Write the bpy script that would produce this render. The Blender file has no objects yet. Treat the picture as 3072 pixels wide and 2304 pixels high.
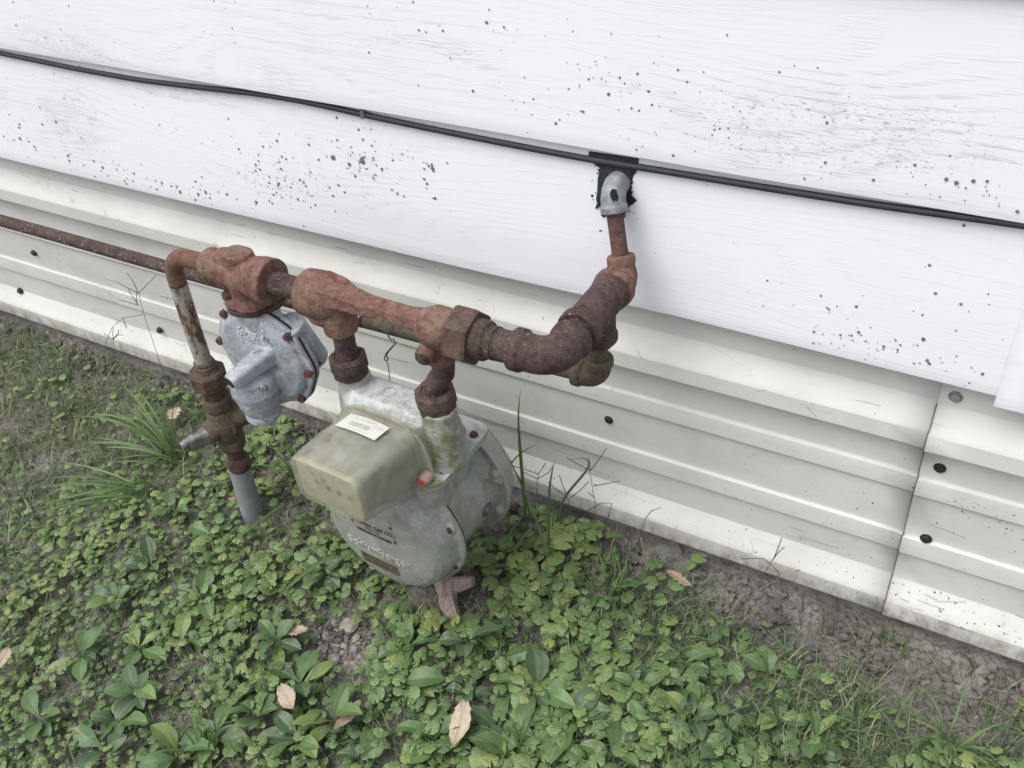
import bpy, math, random
import numpy as np
from mathutils import Vector, Matrix
random.seed(7); rng = np.random.default_rng(11)
scene = bpy.context.scene
COL = scene.collection

# ------------------------------------------------------------------ camera, light, exposure
RC = np.array([[0.87076377, 0.25509354, -0.42035432],      # world = RC @ (right, down, forward)
               [0.48444783, -0.59138833, 0.6446473],
               [-0.08414728, -0.76497524, -0.63853905]])
CAM = np.array([0.0, -1.05, 1.3018]); FPX = 2921.5
cd = bpy.data.cameras.new('camera'); cam = bpy.data.objects.new('camera', cd); COL.objects.link(cam)
cd.sensor_width = 36; cd.lens = 34.236; cd.clip_start = 0.02; cd.clip_end = 500
M4 = Matrix.Identity(4)
for i in range(3):
    M4[i][0] = RC[i][0]; M4[i][1] = -RC[i][1]; M4[i][2] = -RC[i][2]; M4[i][3] = CAM[i]
cam.matrix_world = M4
scene.camera = cam

SUN_EL, SUN_AZ = math.radians(63), math.radians(212)   # azimuth clockwise from +Y (into the wall)
w = bpy.data.worlds.new('World'); scene.world = w; w.use_nodes = True
wn = w.node_tree.nodes; wl = w.node_tree.links; wn.clear()
sky = wn.new('ShaderNodeTexSky'); sky.sky_type = 'NISHITA'; sky.sun_disc = False
sky.sun_elevation = SUN_EL; sky.sun_rotation = SUN_AZ; sky.air_density = 1.0; sky.dust_density = 3.0
hs = wn.new('ShaderNodeHueSaturation'); hs.inputs['Saturation'].default_value = 0.34
bg = wn.new('ShaderNodeBackground'); bg.inputs[1].default_value = 0.15
wo = wn.new('ShaderNodeOutputWorld')
wl.new(sky.outputs[0], hs.inputs['Color']); wl.new(hs.outputs[0], bg.inputs[0]); wl.new(bg.outputs[0], wo.inputs[0])
sd = bpy.data.lights.new('sun', 'SUN'); sd.energy = 1.5; sd.angle = math.radians(50); sd.color = (1, 0.975, 0.94)
sun = bpy.data.objects.new('sun', sd); COL.objects.link(sun)
sv = Vector((math.sin(SUN_AZ) * math.cos(SUN_EL), math.cos(SUN_AZ) * math.cos(SUN_EL), math.sin(SUN_EL)))
sun.rotation_euler = sv.to_track_quat('Z', 'Y').to_euler(); sun.location = sv * 5
vs = scene.view_settings
vs.view_transform = 'Standard'; vs.look = 'None'; vs.gamma = 1; vs.use_curve_mapping = False; vs.exposure = 0.60

# ------------------------------------------------------------------ photo-pixel -> place helpers (real depth always given)
def ray(x, y): return RC @ np.array([(x - 1536) / FPX, (y - 1152) / FPX, 1.0])
def aY(x, y, Y=0.0):
    r = ray(x, y); return CAM + r * (Y - CAM[1]) / r[1]
def aZ(x, y, Z=0.0):
    r = ray(x, y); return CAM + r * (Z - CAM[2]) / r[2]
def gD(x, y, Z=0.0): return aZ(x * 1.38879, y * 1.38879, Z)      # the same from the 2212-wide view
def yD(x, y, Y=0.0): return aY(x * 1.38879, y * 1.38879, Y)
def toD(P):                                                       # N x 3 -> N x 2 in the 2212-wide view
    c = (np.asarray(P) - CAM) @ RC
    return np.stack([c[:, 0] / c[:, 2] * FPX + 1536, c[:, 1] / c[:, 2] * FPX + 1152], 1) / 1.38879

# ------------------------------------------------------------------ object helpers
def tag(o, label=None, cat=None, group=None, kind=None):
    if label: o['label'] = label
    if cat: o['category'] = cat
    if group: o['group'] = group
    if kind: o['kind'] = kind
    return o
def empty(name, loc, label, cat, group=None, rz=0):
    o = bpy.data.objects.new(name, None); COL.objects.link(o)
    o.location = loc; o.rotation_euler = (0, 0, rz); o.empty_display_size = 0.03
    return tag(o, label, cat, group)
def wmat(o):
    m = Matrix.Translation(o.location) @ o.rotation_euler.to_matrix().to_4x4()
    return m if o.parent is None else wmat(o.parent) @ m
class MB:
    def __init__(s): s.v = []; s.f = []; s.n = 0
    def add(s, V, F):
        V = np.asarray(V, float); s.v.append(V)
        s.f.extend([tuple(int(i) + s.n for i in f) for f in F]); s.n += len(V); return s
    def xf(s, M):
        M = np.array(M); s.v = [v @ M[:3, :3].T + M[:3, 3] for v in s.v]; return s
    def mesh(s, name):
        V = np.concatenate(s.v); me = bpy.data.meshes.new(name)
        me.from_pydata(V.tolist(), [], s.f); me.validate(); me.update(); return me
def smooth(me, ang=40):
    for p in me.polygons: p.use_smooth = True
    if ang < 180: me.set_sharp_from_angle(angle=math.radians(ang))
def link(name, me, mat, parent=None, local=False, smooth_ang=40):
    """world-space mesh -> object with its origin at its centre, child of parent (or local coordinates of the parent)"""
    o = bpy.data.objects.new(name, me); COL.objects.link(o)
    if mat is not None:
        me.materials.clear(); me.materials.append(mat)
    if parent is not None:
        o.parent = parent
        if not local:
            me.transform(wmat(parent).inverted())
    n = len(me.vertices); co = np.empty(n * 3); me.vertices.foreach_get('co', co); co = co.reshape(-1, 3)
    c = (co.min(0) + co.max(0)) / 2
    if parent is None: c[2] = co[:, 2].min()
    me.transform(Matrix.Translation(-Vector(c))); o.location = c
    if smooth_ang: smooth(me, smooth_ang)
    return o
def remesh(mb, voxel=0.0016, it=6):
    me = mb.mesh('tmp'); o = bpy.data.objects.new('tmp', me); COL.objects.link(o)
    m = o.modifiers.new('r', 'REMESH'); m.mode = 'VOXEL'; m.voxel_size = voxel
    s = o.modifiers.new('s', 'SMOOTH'); s.factor = 0.6; s.iterations = it
    dg = bpy.context.evaluated_depsgraph_get(); dg.update()
    out = bpy.data.meshes.new_from_object(o.evaluated_get(dg)); bpy.data.objects.remove(o)
    return out
# ------------------------------------------------------------------ shapes
def basis(d):
    d = np.asarray(d, float); d = d / np.linalg.norm(d)
    a = np.array([0, 0, 1.0]) if abs(d[2]) < .9 else np.array([1.0, 0, 0])
    u = np.cross(a, d); u /= np.linalg.norm(u); return u, np.cross(d, u), d
def tube(pts, rad, n=20, cap=True, rot=0):
    pts = np.asarray(pts, float); m = len(pts)
    rad = np.full(m, rad) if np.isscalar(rad) else np.asarray(rad, float)
    T = np.gradient(pts, axis=0); T /= np.linalg.norm(T, axis=1)[:, None] + 1e-12
    u, v, _ = basis(T[0]); V = []
    for i in range(m):
        u = u - T[i] * (u @ T[i]); u /= np.linalg.norm(u); v = np.cross(T[i], u)
        a = np.arange(n) * 2 * math.pi / n + rot
        V.append(pts[i] + rad[i] * (np.cos(a)[:, None] * u + np.sin(a)[:, None] * v))
    V = np.concatenate(V); F = []
    for i in range(m - 1):
        for j in range(n):
            F.append((i * n + j, i * n + (j + 1) % n, (i + 1) * n + (j + 1) % n, (i + 1) * n + j))
    if cap:
        F.append(tuple(range(n))[::-1]); F.append(tuple(range((m - 1) * n, m * n)))
    return V, F
def lathe(o, d, prof, n=32, rot=0, sx=1, sy=1):       # prof: (h along d, r); ends capped
    o = np.asarray(o, float); u, v, d = basis(d); V = []
    a = np.arange(n) * 2 * math.pi / n + rot
    for h, r in prof: V.append(o + d * h + r * (np.cos(a)[:, None] * u * sx + np.sin(a)[:, None] * v * sy))
    V = np.concatenate(V); F = []; m = len(prof)
    for i in range(m - 1):
        for j in range(n): F.append((i * n + j, i * n + (j + 1) % n, (i + 1) * n + (j + 1) % n, (i + 1) * n + j))
    F.append(tuple(range(n))[::-1]); F.append(tuple(range((m - 1) * n, m * n)))
    return V, F
def cyl(a, b, r, r2=None, n=24, rot=0):
    a = np.asarray(a, float); b = np.asarray(b, float); L = np.linalg.norm(b - a)
    return lathe(a, b - a, [(0, r), (L, r if r2 is None else r2)], n, rot)
def box(c, s, M=None):
    c = np.asarray(c, float); s = np.asarray(s, float) / 2
    V = np.array([[x, y, z] for x in (-1, 1) for y in (-1, 1) for z in (-1, 1)]) * s
    if M is not None: V = V @ np.array(M).T
    return V + c, [(0, 1, 3, 2), (4, 6, 7, 5), (0, 4, 5, 1), (2, 3, 7, 6), (0, 2, 6, 4), (1, 5, 7, 3)]
def loft(rings, cap=True):
    n = len(rings[0]); V = np.concatenate([np.asarray(r, float) for r in rings]); F = []
    for i in range(len(rings) - 1):
        for j in range(n): F.append((i * n + j, i * n + (j + 1) % n, (i + 1) * n + (j + 1) % n, (i + 1) * n + j))
    if cap:
        F.append(tuple(range(n))[::-1]); F.append(tuple(range((len(rings) - 1) * n, len(rings) * n)))
    return V, F
def hexnut(a, b, r, n=6, rot=0, ch=0.12):
    a = np.asarray(a, float); b = np.asarray(b, float); L = np.linalg.norm(b - a)
    return lathe(a, b - a, [(0, r * (1 - ch)), (L * .12, r), (L * .88, r), (L, r * (1 - ch))], n, rot)
def arc(c, r, a0, a1, u, v, n=10):
    c = np.asarray(c, float); u = np.asarray(u, float); v = np.asarray(v, float)
    return [c + r * (math.cos(t) * u + math.sin(t) * v) for t in np.linspace(a0, a1, n)]
def rrect(w, h, r, n=5):
    P = []
    for cx, cy, a in ((w / 2 - r, h / 2 - r, 0), (-w / 2 + r, h / 2 - r, 90), (-w / 2 + r, -h / 2 + r, 180), (w / 2 - r, -h / 2 + r, 270)):
        for i in range(n + 1):
            t = math.radians(a + 90 * i / n); P.append((cx + r * math.cos(t), cy + r * math.sin(t)))
    return np.array(P)
def extrude(P2, z0, z1, frame=None):                      # closed 2-D outline -> prism; frame(p2, h) -> 3-D
    n = len(P2); V = [frame(p, z0) for p in P2] + [frame(p, z1) for p in P2]
    F = [(j, (j + 1) % n, n + (j + 1) % n, n + j) for j in range(n)] + [tuple(range(n))[::-1], tuple(range(n, 2 * n))]
    return np.array(V), F

# ------------------------------------------------------------------ materials
class NT:
    def __init__(s, name):
        s.m = bpy.data.materials.new(name); s.m.use_nodes = True; s.t = s.m.node_tree; s.t.nodes.clear()
        s.out = s.n('ShaderNodeOutputMaterial'); s.b = s.n('ShaderNodeBsdfPrincipled'); s.l(s.b.outputs[0], s.out.inputs[0])
        s.tc = s.n('ShaderNodeNewGeometry').outputs['Position']
    def n(s, t): return s.t.nodes.new(t)
    def l(s, a, b): s.t.links.new(a, b)
    def mp(s, sc=(1, 1, 1), loc=(0, 0, 0), src=None):
        m = s.n('ShaderNodeMapping'); m.inputs['Scale'].default_value = sc; m.inputs['Location'].default_value = loc
        s.l(src or s.tc, m.inputs[0]); return m.outputs[0]
    def noise(s, scale, src=None, det=4, rough=.6, dist=0):
        t = s.n('ShaderNodeTexNoise'); t.inputs['Scale'].default_value = scale; t.inputs['Detail'].default_value = det
        t.inputs['Roughness'].default_value = rough; t.inputs['Distortion'].default_value = dist
        s.l(src or s.tc, t.inputs[0]); return t.outputs[0]
    def vor(s, scale, src=None, out='Distance', feat='F1', rnd=1):
        t = s.n('ShaderNodeTexVoronoi'); t.feature = feat; t.inputs['Scale'].default_value = scale
        t.inputs['Randomness'].default_value = rnd
        s.l(src or s.tc, t.inputs[0]); return t.outputs[out]
    def ramp(s, x, a, b, c0=0.0, c1=1.0, interp='LINEAR'):
        m = s.n('ShaderNodeMapRange'); m.interpolation_type = interp; m.clamp = True
        for i, v in enumerate((a, b, c0, c1)): m.inputs[i + 1].default_value = v
        s.l(x, m.inputs[0]); return m.outputs[0]
    def math(s, op, a, b=None, c=None):
        m = s.n('ShaderNodeMath'); m.operation = op
        for i, v in enumerate((a, b, c)):
            if v is None: continue
            if isinstance(v, (int, float)): m.inputs[i].default_value = v
            else: s.l(v, m.inputs[i])
        return m.outputs[0]
    def mix(s, f, a, b):
        m = s.n('ShaderNodeMix'); m.data_type = 'RGBA'
        for v, i in ((f, 0), (a, 6), (b, 7)):
            if isinstance(v, (int, float)): m.inputs[i].default_value = v
            elif isinstance(v, tuple): m.inputs[i].default_value = (*v, 1)
            else: s.l(v, m.inputs[i])
        return m.outputs[2]
    def bump(s, h, dist=.001, st=1.0, prev=None):
        b = s.n('ShaderNodeBump'); b.inputs['Distance'].default_value = dist; b.inputs['Strength'].default_value = st
        s.l(h, b.inputs['Height'])
        if prev is not None: s.l(prev, b.inputs['Normal'])
        return b.outputs[0]
    def fin(s, col, rough=.6, nrm=None, metal=0, spec=.4):
        for v, k in ((col, 'Base Color'), (rough, 'Roughness'), (metal, 'Metallic'), (spec, 'Specular IOR Level')):
            if isinstance(v, (int, float)): s.b.inputs[k].default_value = v
            elif isinstance(v, tuple): s.b.inputs[k].default_value = (*v, 1)
            else: s.l(v, s.b.inputs[k])
        if nrm is not None: s.l(nrm, s.b.inputs['Normal'])
        return s.m
    def sepz(s, src=None):
        x = s.n('ShaderNodeSeparateXYZ'); s.l(src or s.tc, x.inputs[0]); return x.outputs

def rust(name, c1, c2, fleck=.3, fleckc=(.42, .38, .30), moss=0.0, bs=1.0, paint=None):
    k = NT(name)
    n1 = k.noise(42, det=8, rough=.7); n2 = k.noise(160, det=4); n3 = k.noise(700, det=3)
    col = k.mix(k.ramp(n1, .35, .65), c1, c2)
    col = k.mix(k.ramp(n2, .5, .72, 0, .55), col, tuple(x * .45 for x in c1))
    if paint:
        p = k.ramp(k.noise(45, k.mp((1, 1, .45)), det=8, rough=.75), paint[0], paint[0] + .06)
        col = k.mix(p, col, paint[1])
    if moss:
        mm = k.math('MULTIPLY', k.ramp(k.noise(22, det=3), .48, .62), k.ramp(k.noise(260, det=4, rough=.7), .42, .58))
        col = k.mix(k.math('MULTIPLY', mm, moss), col, (.13, .125, .075))
    fl = k.math('MULTIPLY', k.ramp(k.noise(210, det=8, rough=.85, dist=.6), .645 - fleck * .10, .665 - fleck * .10), k.ramp(k.noise(34, det=3), .40, .54))
    col = k.mix(fl, col, fleckc)
    dk = k.ramp(k.noise(75, det=7, rough=.8), .52, .58)
    col = k.mix(k.math('MULTIPLY', dk, .55), col, tuple(x * .5 for x in c1))
    h = k.math('ADD', k.math('MULTIPLY', n2, .8), k.math('MULTIPLY', n3, .35))
    h = k.math('ADD', h, k.math('MULTIPLY', fl, .3))
    return k.fin(col, .78, k.bump(h, .0030 * bs, 1.0), spec=.3)
M_red = rust('red_rust_cast_iron', (.120, .056, .043), (.245, .140, .112), .5, (.38, .28, .21), .8)
M_redm = rust('mossy_red_rust', (.125, .062, .045), (.175, .10, .07), .55, (.38, .32, .23), 1.0)
M_dark = rust('dark_maroon_rust', (.042, .026, .024), (.105, .064, .058), .85, (.36, .33, .28), .35)
M_nut = rust('brown_rust_nut', (.062, .037, .031), (.130, .078, .062), .6, (.34, .30, .24), .45)
M_pipe = rust('long_pipe_rust', (.052, .031, .028), (.085, .050, .044), .95, (.48, .45, .38), .3)
M_lich = rust('lichen_covered_pipe', (.08, .055, .045), (.12, .09, .07), 1.0, (.42, .42, .33), 1.0)
M_paint = rust('chipped_paint_over_rust', (.105, .062, .040), (.185, .115, .072), .1, (.4, .35, .25), .4, paint=(.475, (.34, .325, .27)))
M_olive = rust('olive_brown_valve', (.085, .068, .048), (.13, .098, .068), .12, (.3, .27, .2), .3)
M_oliv2 = rust('olive_dark_elbow', (.075, .058, .042), (.11, .08, .058), .3, (.4, .38, .3), .8)

def m_greypaint():
    k = NT('flaking_grey_paint')
    n = k.noise(60, det=8, rough=.75); n2 = k.noise(18, det=3)
    col = k.mix(k.ramp(n2, .35, .7), (.27, .295, .33), (.37, .395, .425))
    col = k.mix(k.ramp(n, .585, .60), col, (.15, .148, .14))
    col = k.mix(k.ramp(k.noise(34, det=8, rough=.8), .55, .60), col, (.52, .54, .56))
    h = k.math('ADD', k.math('MULTIPLY', k.noise(70, det=6), 2.0), k.math('MULTIPLY', k.noise(300), .5))
    col = k.mix(k.ramp(k.noise(22, k.mp((1, 1, 1), loc=(4, 4, 4)), det=7, rough=.8), .5, .66, 0, .6), col, (.15, .155, .15))
    return k.fin(col, .5, k.bump(h, .0016, .8), spec=.4)
M_grey = m_greypaint()
def m_meter(name, top=False):
    k = NT(name)
    n1 = k.noise(14, det=4); n2 = k.noise(70, det=6, rough=.7); n3 = k.noise(500, det=4, rough=.7)
    col = k.mix(k.ramp(n1, .35, .65), (.225, .24, .215), (.35, .36, .33))
    gr = k.ramp(k.noise(9, k.mp(loc=(3, 1, 7)), det=3), .5, .66)
    col = k.mix(k.math('MULTIPLY', gr, k.ramp(n2, .35, .65, .2, .8)), col, (.20, .215, .13))
    if top:
        g = k.n('ShaderNodeNewGeometry'); z = k.sepz(g.outputs['Normal'])[2]
        ox = k.math('MULTIPLY', k.ramp(z, .3, .8), k.ramp(k.math('ADD', k.math('MULTIPLY', n2, .6), k.math('MULTIPLY', n3, .4)), .42, .52))
        col = k.mix(ox, col, (.44, .46, .47))
        gm_ = k.math('MULTIPLY', k.ramp(k.sepz()[0], -.665, -.63), k.math('MULTIPLY', k.ramp(k.noise(38, k.mp(loc=(1, 4, 2)), det=5, rough=.7), .46, .56), k.ramp(k.sepz()[1], -.26, -.29)))
        col = k.mix(k.math('MULTIPLY', gm_, .8), col, (.12, .15, .045))
    else:
        col = k.mix(k.ramp(n2, .53, .70, 0, .65), col, (.37, .37, .34))
    col = k.mix(k.ramp(k.noise(24, k.mp(loc=(8, 3, 1)), det=8, rough=.75), .50, .66, 0, .65), col, (.15, .145, .11))
    col = k.mix(k.math('MULTIPLY', k.ramp(k.noise(130, det=6, rough=.8), .56, .64), .55), col, (.44, .45, .42))
    col = k.mix(k.ramp(n3, .60, .70, 0, .6), col, (.10, .10, .085))
    h = k.math('ADD', k.math('MULTIPLY', n3, .5), k.math('MULTIPLY', n2, .5))
    return k.fin(col, .55, k.bump(h, .0006, .7), spec=.4, metal=.15)
M_meter = m_meter('weathered_die_cast_grey'); M_mtop = m_meter('oxidised_cast_top', True)
def m_plain(name, c, r=.5, metal=0, spec=.4, var=.25, bs=.3, sc=60):
    k = NT(name); n = k.noise(sc, det=5)
    col = k.mix(k.ramp(n, .35, .65), tuple(x * (1 - var) for x in c), tuple(min(1, x * (1 + var)) for x in c))
    return k.fin(col, r, k.bump(k.noise(sc * 6), .0006 * bs, .6), metal, spec)
M_sleeve = m_plain('dull_grey_plastic_sleeve', (.235, .242, .255), .55, var=.10)
M_galv = m_plain('galvanised_grey', (.21, .225, .23), .55, .2, var=.25, sc=120)
M_zinc = m_plain('worn_zinc_casting', (.135, .13, .125), .5, .3, var=.25, sc=120)
M_tar = m_plain('black_tar_caulk', (.022, .022, .024), .5, var=.4, bs=6, sc=90)
M_cable = m_plain('grey_black_cable', (.022, .025, .033), .6, var=.12)
M_screw = m_plain('black_rubber_screw_head', (.02, .02, .022), .5, var=.5, bs=4, sc=200)
M_gscrew = m_plain('grey_screw_cap', (.26, .26, .24), .6, .2, var=.3, bs=3, sc=300)
M_bolt = m_plain('rusty_bolt', (.095, .045, .032), .8, var=.5, bs=5, sc=250)
M_wire = m_plain('rusty_wire', (.10, .085, .075), .6)
M_white = m_plain('white_sticker', (.55, .55, .50), .6, var=.05)
M_plate = m_plain('dull_name_plate', (.26, .26, .235), .5, .2, var=.1)
M_brass = m_plain('etched_brass_plate', (.22, .19, .125), .5, .4, var=.4, sc=400)
M_ink = m_plain('black_print', (.02, .02, .02), .6)
M_faint = m_plain('faded_print', (.42, .42, .39), .6)
M_redplug = m_plain('red_plastic_plug', (.50, .085, .075), .4, var=.1)
M_index = m_plain('yellowed_index_face', (.42, .40, .22), .6, var=.08)
M_innr = m_plain('grey_index_housing', (.24, .245, .235), .5, var=.06)
M_stone = m_plain('pale_rubble_stone', (.27, .25, .225), .9, var=.3, bs=8, sc=70)
M_slate = m_plain('grey_flat_stone', (.16, .157, .148), .85, var=.2, bs=6, sc=60)
M_brickc = m_plain('orange_brick_chip', (.40, .20, .14), .9, var=.2, bs=6, sc=90)

def m_plastic():
    k = NT('hazy_yellowed_plastic')
    n = k.noise(40, det=6, rough=.7)
    zz = k.sepz(k.tc)
    col = k.mix(k.ramp(n, .4, .7), (.46, .47, .43), (.60, .60, .54))
    col = k.mix(k.ramp(k.noise(26, k.mp(loc=(2, 2, 2)), det=3), .52, .75, 0, .4), col, (.36, .36, .25))
    k.fin(col, .32, k.bump(k.noise(600), .0003, .4), spec=.5)
    tr = k.n('ShaderNodeBsdfTransparent'); tr.inputs[0].default_value = (.93, .92, .86, 1)
    mx = k.n('ShaderNodeMixShader'); k.l(k.ramp(n, .35, .7, .20, .34), mx.inputs[0])
    k.l(tr.outputs[0], mx.inputs[1]); k.l(k.b.outputs[0], mx.inputs[2]); k.l(mx.outputs[0], k.out.inputs[0])
    return k.m
M_plast = m_plastic()

def m_siding():
    k = NT('embossed_white_vinyl')
    x, y, z = k.sepz()
    # wood grain: broken parallel strokes bent into cathedral arches
    warp = k.noise(1.0, k.mp((1.5, 1, 6.5)), det=1, rough=.4)
    ph = k.math('ADD', k.math('MULTIPLY', z, 52.0), k.math('MULTIPLY', warp, 17.0))
    ph = k.math('ADD', ph, k.math('MULTIPLY', k.noise(1.0, k.mp((30, 1, 60)), det=2), .45))
    saw = k.math('FRACT', ph)
    band = k.math('MULTIPLY', k.ramp(saw, 0, .10), k.ramp(saw, .22, .55, 1, 0))
    stroke = k.ramp(k.noise(1.0, k.mp((24, 1, 430)), det=2, rough=.6), .46, .58)
    big = k.ramp(k.noise(1.0, k.mp((3, 1, 14), loc=(5, 0, 2)), det=2), .36, .6, .35, 1)
    long_ = k.math('MULTIPLY', k.ramp(k.noise(1.0, k.mp((5, 1, 210)), det=2), .52, .60), .45)
    g = k.math('MAXIMUM', k.math('MULTIPLY', k.math('MULTIPLY', band, stroke), big), k.math('MULTIPLY', long_, k.ramp(k.noise(1.0, k.mp((2, 1, 9), loc=(1, 0, 4))), .45, .6)))
    # mildew sits in the strokes
    def blob(cx, cz, rx, rz):
        a = k.math('POWER', k.math('DIVIDE', k.math('SUBTRACT', x, cx), rx), 2.0)
        b = k.math('POWER', k.math('DIVIDE', k.math('SUBTRACT', z, cz), rz), 2.0)
        return k.math('EXPONENT', k.math('MULTIPLY', k.math('ADD', a, b), -1.0))
    bl = None
    for (px, py, rx, rz, s) in MILDEW:
        p = yD(px, py, -.022); e = k.math('MULTIPLY', blob(float(p[0]), float(p[2]), rx, rz), s)
        bl = e if bl is None else k.math('ADD', bl, e)
    fine = k.noise(1.0, k.mp((110, 1, 330)), det=5, rough=.78)
    thr = k.math('SUBTRACT', .70, k.math('MULTIPLY', k.math('MINIMUM', bl, 1.15), .125))
    md = k.ramp(k.math('SUBTRACT', fine, thr), 0, .04)
    md = k.math('MULTIPLY', md, k.ramp(k.noise(1.0, k.mp((9, 1, 26)), det=3), .36, .62, .15, 1))
    md2 = k.math('MULTIPLY', k.math('MULTIPLY', g, k.ramp(bl, 0, .8, .10, .55)), .5)
    soft = k.math('MULTIPLY', k.ramp(k.noise(1.0, k.mp((22, 1, 9)), det=4), .4, .75), k.ramp(bl, .35, 1.2, 0, .16))
    col = k.mix(k.ramp(k.noise(3, det=3), .3, .7), (.755, .768, .805), (.785, .795, .825))
    col = k.mix(soft, col, (.45, .46, .33))
    col = k.mix(k.math('MAXIMUM', k.math('MULTIPLY', md, .72), md2), col, (.16, .165, .14))
    return k.fin(col, .42, k.bump(g, .00036, .45), spec=.35)
MILDEW = [(60, 90, .16, .04, .9), (175, 100, .10, .06, 1.0), (150, 300, .10, .05, .75), (250, 175, .12, .035, .6), (100, 220, .14, .05, .8),
          (380, 205, .09, .012, 1.3), (500, 210, .10, .012, .9), (180, 270, .06, .06, .9), (600, 90, .2, .1, .45), (820, 60, .25, .09, .5), (960, 110, .10, .06, .35),
          (1640, 300, .09, .035, 1.0), (1850, 260, .16, .05, 1.15), (1980, 330, .12, .05, .75), (1500, 250, .14, .05, .45), (780, 340, .05, .05, .8), (650, 400, .25, .04, .35)]
M_side = m_siding()
def m_edge():
    k = NT('siding_lip'); return k.fin((.74, .72, .68), .5)
def m_skirt():
    k = NT('cream_painted_metal')
    x, y, z = k.sepz()
    col = k.mix(k.ramp(k.noise(6, det=4), .35, .7), (.55, .55, .515), (.62, .62, .585))
    # grime towards the lower lip, smudges on the upper rib
    col = k.mix(k.math('MULTIPLY', k.ramp(z, .078, .050), k.ramp(k.noise(40, k.mp((1, 1, .6)), det=6, rough=.7), .38, .62, .15, .95)), col, (.25, .22, .175))
    sm = k.math('MULTIPLY', k.ramp(k.noise(1, k.mp((70, 30, 120)), det=3), .5, .6), k.ramp(k.noise(1, k.mp((13, 1, 24)), det=2), .62, .74, 0, .5))
    col = k.mix(k.math('MULTIPLY', sm, k.math('MULTIPLY', k.ramp(z, .38, .42), k.ramp(z, .48, .46))), col, (.20, .20, .19))
    # fine scratches and flecks
    sc = k.math('MULTIPLY', k.ramp(k.noise(1, k.mp((10, 60, 420)), det=3, rough=.7), .66, .70), k.ramp(k.noise(5, k.mp(loc=(9, 9, 9))), .45, .7))
    col = k.mix(k.math('MULTIPLY', sc, .6), col, (.16, .155, .15))
    fl = k.ramp(k.noise(1, k.mp((170, 170, 300)), det=4, rough=.75), .715, .74)
    low = k.ramp(z, .42, .04, .35, 1.0)
    col = k.mix(k.math('MULTIPLY', fl, low), col, (.10, .085, .07))
    col = k.mix(k.math('MULTIPLY', k.ramp(k.noise(1, k.mp((5, 5, 16)), det=5, rough=.7), .5, .75), .35), col, (.36, .34, .28))
    return k.fin(col, .6, k.bump(k.noise(9), .004, .25), spec=.25)
M_skirt = m_skirt()
def m_soil():
    k = NT('dry_grey_brown_soil')
    col = k.mix(k.ramp(k.noise(14, det=5), .35, .65), (.145, .132, .119), (.30, .278, .255))
    col = k.mix(k.ramp(k.noise(120, det=5), .5, .7, 0, .7), col, (.055, .048, .042))
    h = k.math('ADD', k.noise(60, det=8, rough=.75), k.math('MULTIPLY', k.vor(110, out='Distance'), .5))
    return k.fin(col, .95, k.bump(h, .010, 1.0), spec=.1)
M_soil = m_soil()
def m_attr(name, cols, vein=None, r=.5, tr=.25, spec=.35, bs=.0):
    """leaf material: attribute 'tint' = (random, radial, pattern)"""
    k = NT(name); a = k.n('ShaderNodeAttribute'); a.attribute_name = 'tint'
    s = k.n('ShaderNodeSeparateColor'); k.l(a.outputs['Color'], s.inputs[0]); R, G, B = s.outputs[:3]
    cr = k.n('ShaderNodeValToRGB'); k.l(R, cr.inputs[0]); el = cr.color_ramp.elements
    el[0].color = (*cols[0], 1); el[1].color = (*cols[-1], 1)
    for i, c in enumerate(cols[1:-1]): e = el.new((i + 1) / (len(cols) - 1)); e.color = (*c, 1)
    col = k.mix(k.ramp(k.noise(150, det=4), .35, .7, 0, .35), cr.outputs[0], tuple(x * .6 for x in cols[0]))
    col = k.mix(k.math('MULTIPLY', k.math('MULTIPLY', k.ramp(G, .72, 1.0), k.ramp(k.noise(60, det=4), .52, .62)), .55), col, (.24, .22, .08))
    if vein: col = k.mix(k.math('MULTIPLY', B, .5), col, vein)
    nr = k.bump(k.math('ADD', k.math('MULTIPLY', B, -1.0), k.math('MULTIPLY', k.noise(500), .35)), .0012, .8)
    k.fin(col, r, nr, spec=spec)
    if tr:
        t = k.n('ShaderNodeBsdfTranslucent'); k.l(col, t.inputs[0]); k.l(nr, t.inputs['Normal'])
        mx = k.n('ShaderNodeMixShader'); mx.inputs[0].default_value = tr
        k.l(k.b.outputs[0], mx.inputs[1]); k.l(t.outputs[0], mx.inputs[2]); k.l(mx.outputs[0], k.out.inputs[0])
    return k.m
M_ivy = m_attr('ground_ivy_leaf', [(.082, .14, .055), (.130, .212, .070), (.182, .275, .092), (.28, .32, .10)], (.20, .28, .15), r=.42, spec=.5)
M_plant = m_attr('plantain_leaf', [(.075, .125, .062), (.095, .170, .062), (.135, .230, .070), (.21, .28, .08)], (.17, .25, .13), r=.40, spec=.5)
M_grass = m_attr('grass_blade', [(.065, .11, .055), (.11, .18, .08), (.19, .27, .12), (.36, .36, .22)], r=.5)
M_tall = m_attr('tall_grass_blade', [(.075, .135, .05), (.11, .19, .065), (.17, .25, .095)], r=.45)
M_dry = m_attr('dry_grass', [(.17, .14, .10), (.27, .23, .17), (.40, .35, .26), (.14, .14, .09)], r=.7, tr=.1)
M_stalk = m_attr('seed_stalk', [(.14, .13, .08), (.10, .11, .06)], r=.6, tr=.1)
M_deadl = m_attr('dead_leaf', [(.34, .26, .18), (.47, .39, .29), (.52, .44, .34)], (.33, .25, .17), r=.7, tr=.15)
def m_wood():
    k = NT('weathered_root'); n = k.noise(1, k.mp((260, 60, 120)), det=7, rough=.75)
    col = k.mix(k.ramp(n, .35, .65), (.19, .15, .12), (.42, .355, .30))
    return k.fin(col, .85, k.bump(k.math('ADD', n, k.noise(260)), .003, .9), spec=.15)
M_wood = m_wood()

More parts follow.
